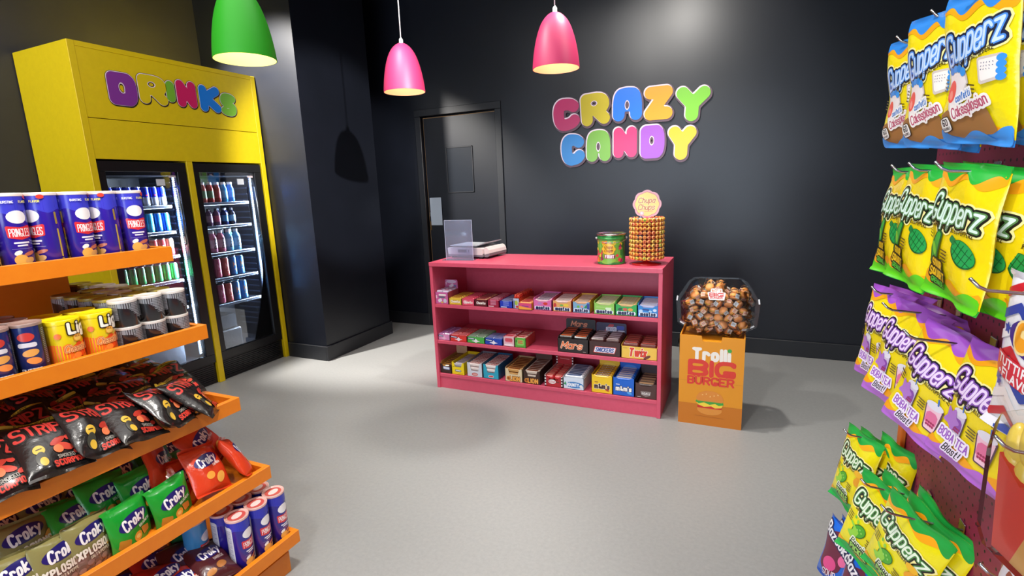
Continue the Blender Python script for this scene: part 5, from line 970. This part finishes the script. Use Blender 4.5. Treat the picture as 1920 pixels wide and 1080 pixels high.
# third shelf: black and red corn snack bags
SZ = [('T', 'STRIPZ', 0, 4.6, 4.2, dict(r=.15, fit=13.4, jig=.3, w=.7, arc=.02), [(.45, '14100f'), (0, 'c03a34')]), ('W', -7.6, 7.6, 8.2, 10, 9.0, .05, 7, 0, -1, 'c8a428'), ('T', 'EXTREME HOT', 0, 9.4, .6, dict(r=.1, fit=8, q=1.5), [(0, '241c10')]),
 ('E', -3.4, -2.2, 1.3, 1.5, 10, 'd0a838'), ('E', -3.7, -5, 1.2, 2.2, -10, '3c3c34'), ('E', -3.4, -6, .9, 1.3, 0, 'd0a838'), ('R', -3.4, -2, 1.4, .3, .1, 0, '241c10'), ('E', 1.4, -1, 2.2, .9, 25, 'b03428'), ('E', 2.6, -3, 2, 1, -20, 'c84838'), ('E', .8, -3.4, 1.2, 1.2, 0, 'e0784c'), ('E', 4.2, -.6, 1, .8, 0, 'c03a30'), ('E', 5, -4.6, 1, .7, 30, 'b83428'), ('T', 'SMOKED', 2, -5.6, .9, dict(r=.12, fit=4.4, ang=4), [(0, '8a847c')]), ('T', 'SCORPION', 2.2, -7.4, 1.5, dict(r=.14, fit=7.6, ang=4), [(.2, '14100f'), (0, 'c8382c')])]
K_S = [pouch(.15, .20, .045, '1e1a1a', '2a2420', SZ, s, name='snack_bag', wr=.0035, rough=.25, seal=.09) for s in (21, 22)]
SPS = [(.329, -1.985, .772, (-.90, .11, 2.25), 'far end of the third shelf, turned sideways'), (.325, -2.075, .778, (-.96, .25, 2.0), 'second from the far end of the third shelf'), (.318, -2.175, .775, (-1.05, .22, 1.72), 'third from the far end of the third shelf'), (.315, -2.268, .785, (-.90, .30, 1.75), 'fourth from the far end, half covered by the next'), (.316, -2.375, .785, (-1.0, .10, 1.52), 'large in the middle of the third shelf'), (.315, -2.50, .785, (-.9, .15, 1.6), 'cut by the left edge of the photo')]
for i, (x, y, z, r, l) in enumerate(SPS): K_S[i % 2].put((x, y, z), r, 'black snack bag with red lettering, '+l)
rr = random.Random(12)
for q, dz, dx in ((1, .035, -.10), (2, .055, -.20), (3, .06, -.30)):
    for i in range(6):
        K_S[(i+q) % 2].put((.315+dx, -1.98-i*.098+rr.uniform(-.01, .01), .765+dz+rr.uniform(-.01, .01)), (-1.15+rr.uniform(-.15, .15), rr.uniform(-.2, .2), 1.6+rr.uniform(-.2, .2)), 'black snack bag lying in the rows behind the front ones of the third shelf', 'black snack bags behind, third shelf')
# fourth shelf: crisps
def crisp(col, specs, s): return pouch(.135, .175, .05, col, col, specs, s, name='snack_bag', wr=.0030, rough=.28, seal=.08, back=col)
CR_LOGO = lambda y=3.2: [('E', 0, y, 5.0, 2.2, 12, '241c6c'), ('T', 'Croky', .2, y, 2.8, dict(r=.13, ang=12, fit=8.0, sl=.15, grow=-.25), [(0, 'f4f2f4')])]
GRN = [('P', [(-5.4, -1), (-3, -1.8), (-3.6, -3.4), (-5.8, -3)], .3, 'b87c28'), ('E', 0, -2.2, 1.7, 1.3, 20, 'e09a38'), ('E', 0, -2.2, .9, .6, 0, 'f0c870'), ('P', [(2, -.6), (4.4, -1), (4.6, -2.6), (2.6, -2.8)], .3, 'd09040'), ('E', 4.6, -6, 2.6, 1.6, 40, 'd08c30'), ('E', 1.8, -7, 1.8, 1, 10, 'b87828'), ('T', 'BOLOGNESE', 3.2, .8, .8, dict(r=.1, fit=4.4, ang=12), [(0, 'e8f4e8')])]
ORN = [('E', -1, -3, 1.8, 1.3, 20, 'f0a040'), ('E', 2.8, -4.4, 2.4, 1.5, 40, 'e8b050'), ('T', 'PAPRIKA', 3.2, .6, .8, dict(r=.1, fit=3.6, ang=12), [(0, 'f8e8e0')])]
EXP = [('P', [(-6, -2), (-4, -.4), (4, -.4), (6, -2), (5, -7.4), (-5, -7.4)], .3, '8c7468')]+[('E', -4+2*(k % 5), -2-1.6*(k//5)-.6*(k % 2), .9, .8, 0, ('9c847c', '7c6458')[k % 2]) for k in range(20)]+[('E', 4.8, 1.2, 2.8, 1, 60, 'd8a048'), ('T', 'XPLOSIONS', .4, .1, 2.0, dict(r=.14, fit=11.4, ang=8), [(0, 'f0ece0')]), ('T', 'SALT & PEPPER', .8, -1.9, .8, dict(r=.1, fit=6, ang=8), [(0, 'e8e4cc')])]
KG = crisp('18962e', CR_LOGO()+GRN, 31); KO = crisp('cc3c1c', CR_LOGO(2.6)+ORN, 32); KE = crisp('8a8450', CR_LOGO(4.4)+EXP, 33); KBn = crisp('4a1c20', CR_LOGO(2.4)+[('T', 'BARBECUE', 2, -.6, 1, dict(r=.1, fit=4.4, ang=12), [(0, 'd8c8c4')]), ('E', 1, -4, 2, 1.3, 20, 'a86828'), ('E', -3, -5.4, 1.6, 1, 0, 'b87838')], 34); KR = crisp('a82018', CR_LOGO(2.4)+[('E', 1, -4, 2, 1.3, 20, 'e08838')], 35)
CP_ = [(KO, .342, -1.985, .505, (-.60, .15, 1.64), 'orange red crisp bag, large one at the far end of the fourth shelf'), (KO, .345, -1.872, .492, (-.49, .42, 2.4), 'orange red crisp bag standing sideways at the rail end'), (KO, .26, -1.93, .555, (-.5, -.3, 1.9), 'orange red crisp bag tucked behind the large orange one'), (KO, .25, -2.08, .545, (-.3, .44, 2.15), 'orange red crisp bag with its silver back edge showing'), (KO, .30, -2.055, .475, (-.4, .2, 1.7), 'orange red crisp bag under the large orange one'),
 (KG, .355, -2.118, .452, (-.05, -.07, 1.72), 'green crisp bag, right of the two front green ones'), (KG, .355, -2.245, .455, (-.05, -.01, 1.82), 'green crisp bag, left of the two front green ones'), (KG, .285, -2.162, .500, (-.2, .05, 1.75), 'green crisp bag between and behind the front two'), (KG, .25, -2.245, .515, (-.4, .1, 1.6), 'green crisp bag leaning back behind the left green one'), (KG, .20, -2.17, .53, (-.6, 0, 1.6), 'green crisp bag deep in the shade of the fourth shelf'), (KG, .26, -2.33, .50, (-.6, .2, 1.7), 'green crisp bag next to the olive ones'),
 (KE, .345, -2.350, .468, (-.10, .10, 1.85), 'olive crisp bag, rightmost of the olive ones'), (KE, .350, -2.425, .463, (-.12, .14, 1.75), 'olive crisp bag, second of the olive ones'), (KE, .352, -2.515, .468, (-.30, .15, 1.70), 'olive crisp bag at the lower left corner'), (KE, .26, -2.45, .50, (-.5, .1, 1.6), 'olive crisp bag behind the front olive ones'), (KE, .25, -2.56, .51, (-.5, .1, 1.6), 'olive crisp bag farthest left in the back')]
for K, x, y, z, r, l in CP_: K.put((x, y, z), r, l)
for i in range(5): KE.put((.16, -2.25-i*.10, .50+.01*(i % 2)), (-.8, .1*(i % 2), 1.6), 'dark olive crisp bag in the back row of the fourth shelf', 'back row crisp bags, fourth shelf')
for i in range(4): KG.put((.13+.02*(i % 2), -1.95-i*.08, .50), (-.7, .1, 1.6), 'green crisp bag in the back row of the fourth shelf', 'green back row crisp bags, fourth shelf')
# lowest shelf
K_P5 = tube_can(.0375, .21, '241c8c', [('W', -11.75, 11.75, 14, 20.6, 16.6, .4, 5.9, 0, -1, '2c30ac')]+pr_face(0)+[('R', -7.4, 10, 4, 17, .2, 0, 'd4d4dc')]+[('R', -7.4, 17-.5*k, 3.2, .16, .05, 0, '5a5c80') for k in range(26)], 'dcb0a8', lidspec=[('E', 0, 0, 2.9, 2.9, 0, 'c0504c'), ('E', 0, -.1, 2.1, 1.4, 0, 'dcc8c4')])
K_PG = tube_can(.0375, .21, '1c5c34', pr_face(0), 'dcb0a8'); K_PC = tube_can(.0375, .21, '3c8cc8', pr_face(0), 'dcb0a8')
for (x, y, rz, l) in ((.440, -1.965, .25, 'nearest of the front row'), (.441, -1.888, .2, 'middle of the front row'), (.441, -1.811, .15, 'far end of the front row'), (.362, -1.965, .3, 'nearest of the second row'), (.362, -1.888, .2, 'middle of the second row'), (.362, -1.811, .2, 'far end of the second row'), (.283, -1.811, .2, 'far end of the third row')):
    K_P5.put((x, y-.002, DK[0]), (0, 0, rz), 'pink-lidded dark blue snack tube, %s, lowest shelf' % l)
K_PC.put((.315, -2.040, DK[0]), (0, 0, .5), 'light blue snack tube beside the dark blue ones on the lowest shelf')
K_PG.put((.237, -2.045, DK[0]), (0, 0, .5), 'green snack tube beside the light blue one on the lowest shelf')
for K, x, y, z, r, l in [(KBn, .395, -2.055, .205, (-1.15, .2, 1.5), 'brown barbecue crisp bag beside the blue tubes on the lowest shelf'), (KBn, .33, -2.10, .215, (-1.0, .25, 1.55), 'brown barbecue crisp bag behind the first brown one'), (KR, .37, -2.18, .215, (-1.1, .2, 1.6), 'dark red crisp bag in the middle of the lowest shelf'), (KO, .42, -2.16, .20, (-1.2, .1, 1.5), 'orange red crisp bag at the bottom edge of the photo'), (KR, .28, -2.16, .225, (-.9, .2, 1.6), 'dark red crisp bag at the back of the lowest shelf'), (KBn, .28, -2.27, .22, (-.9, .1, 1.5), 'brown crisp bag deep in the lowest shelf'), (KR, .38, -2.28, .21, (-1.1, .1, 1.6), 'dark red crisp bag under the green ones')]: K.put((x, y, z), r, l)
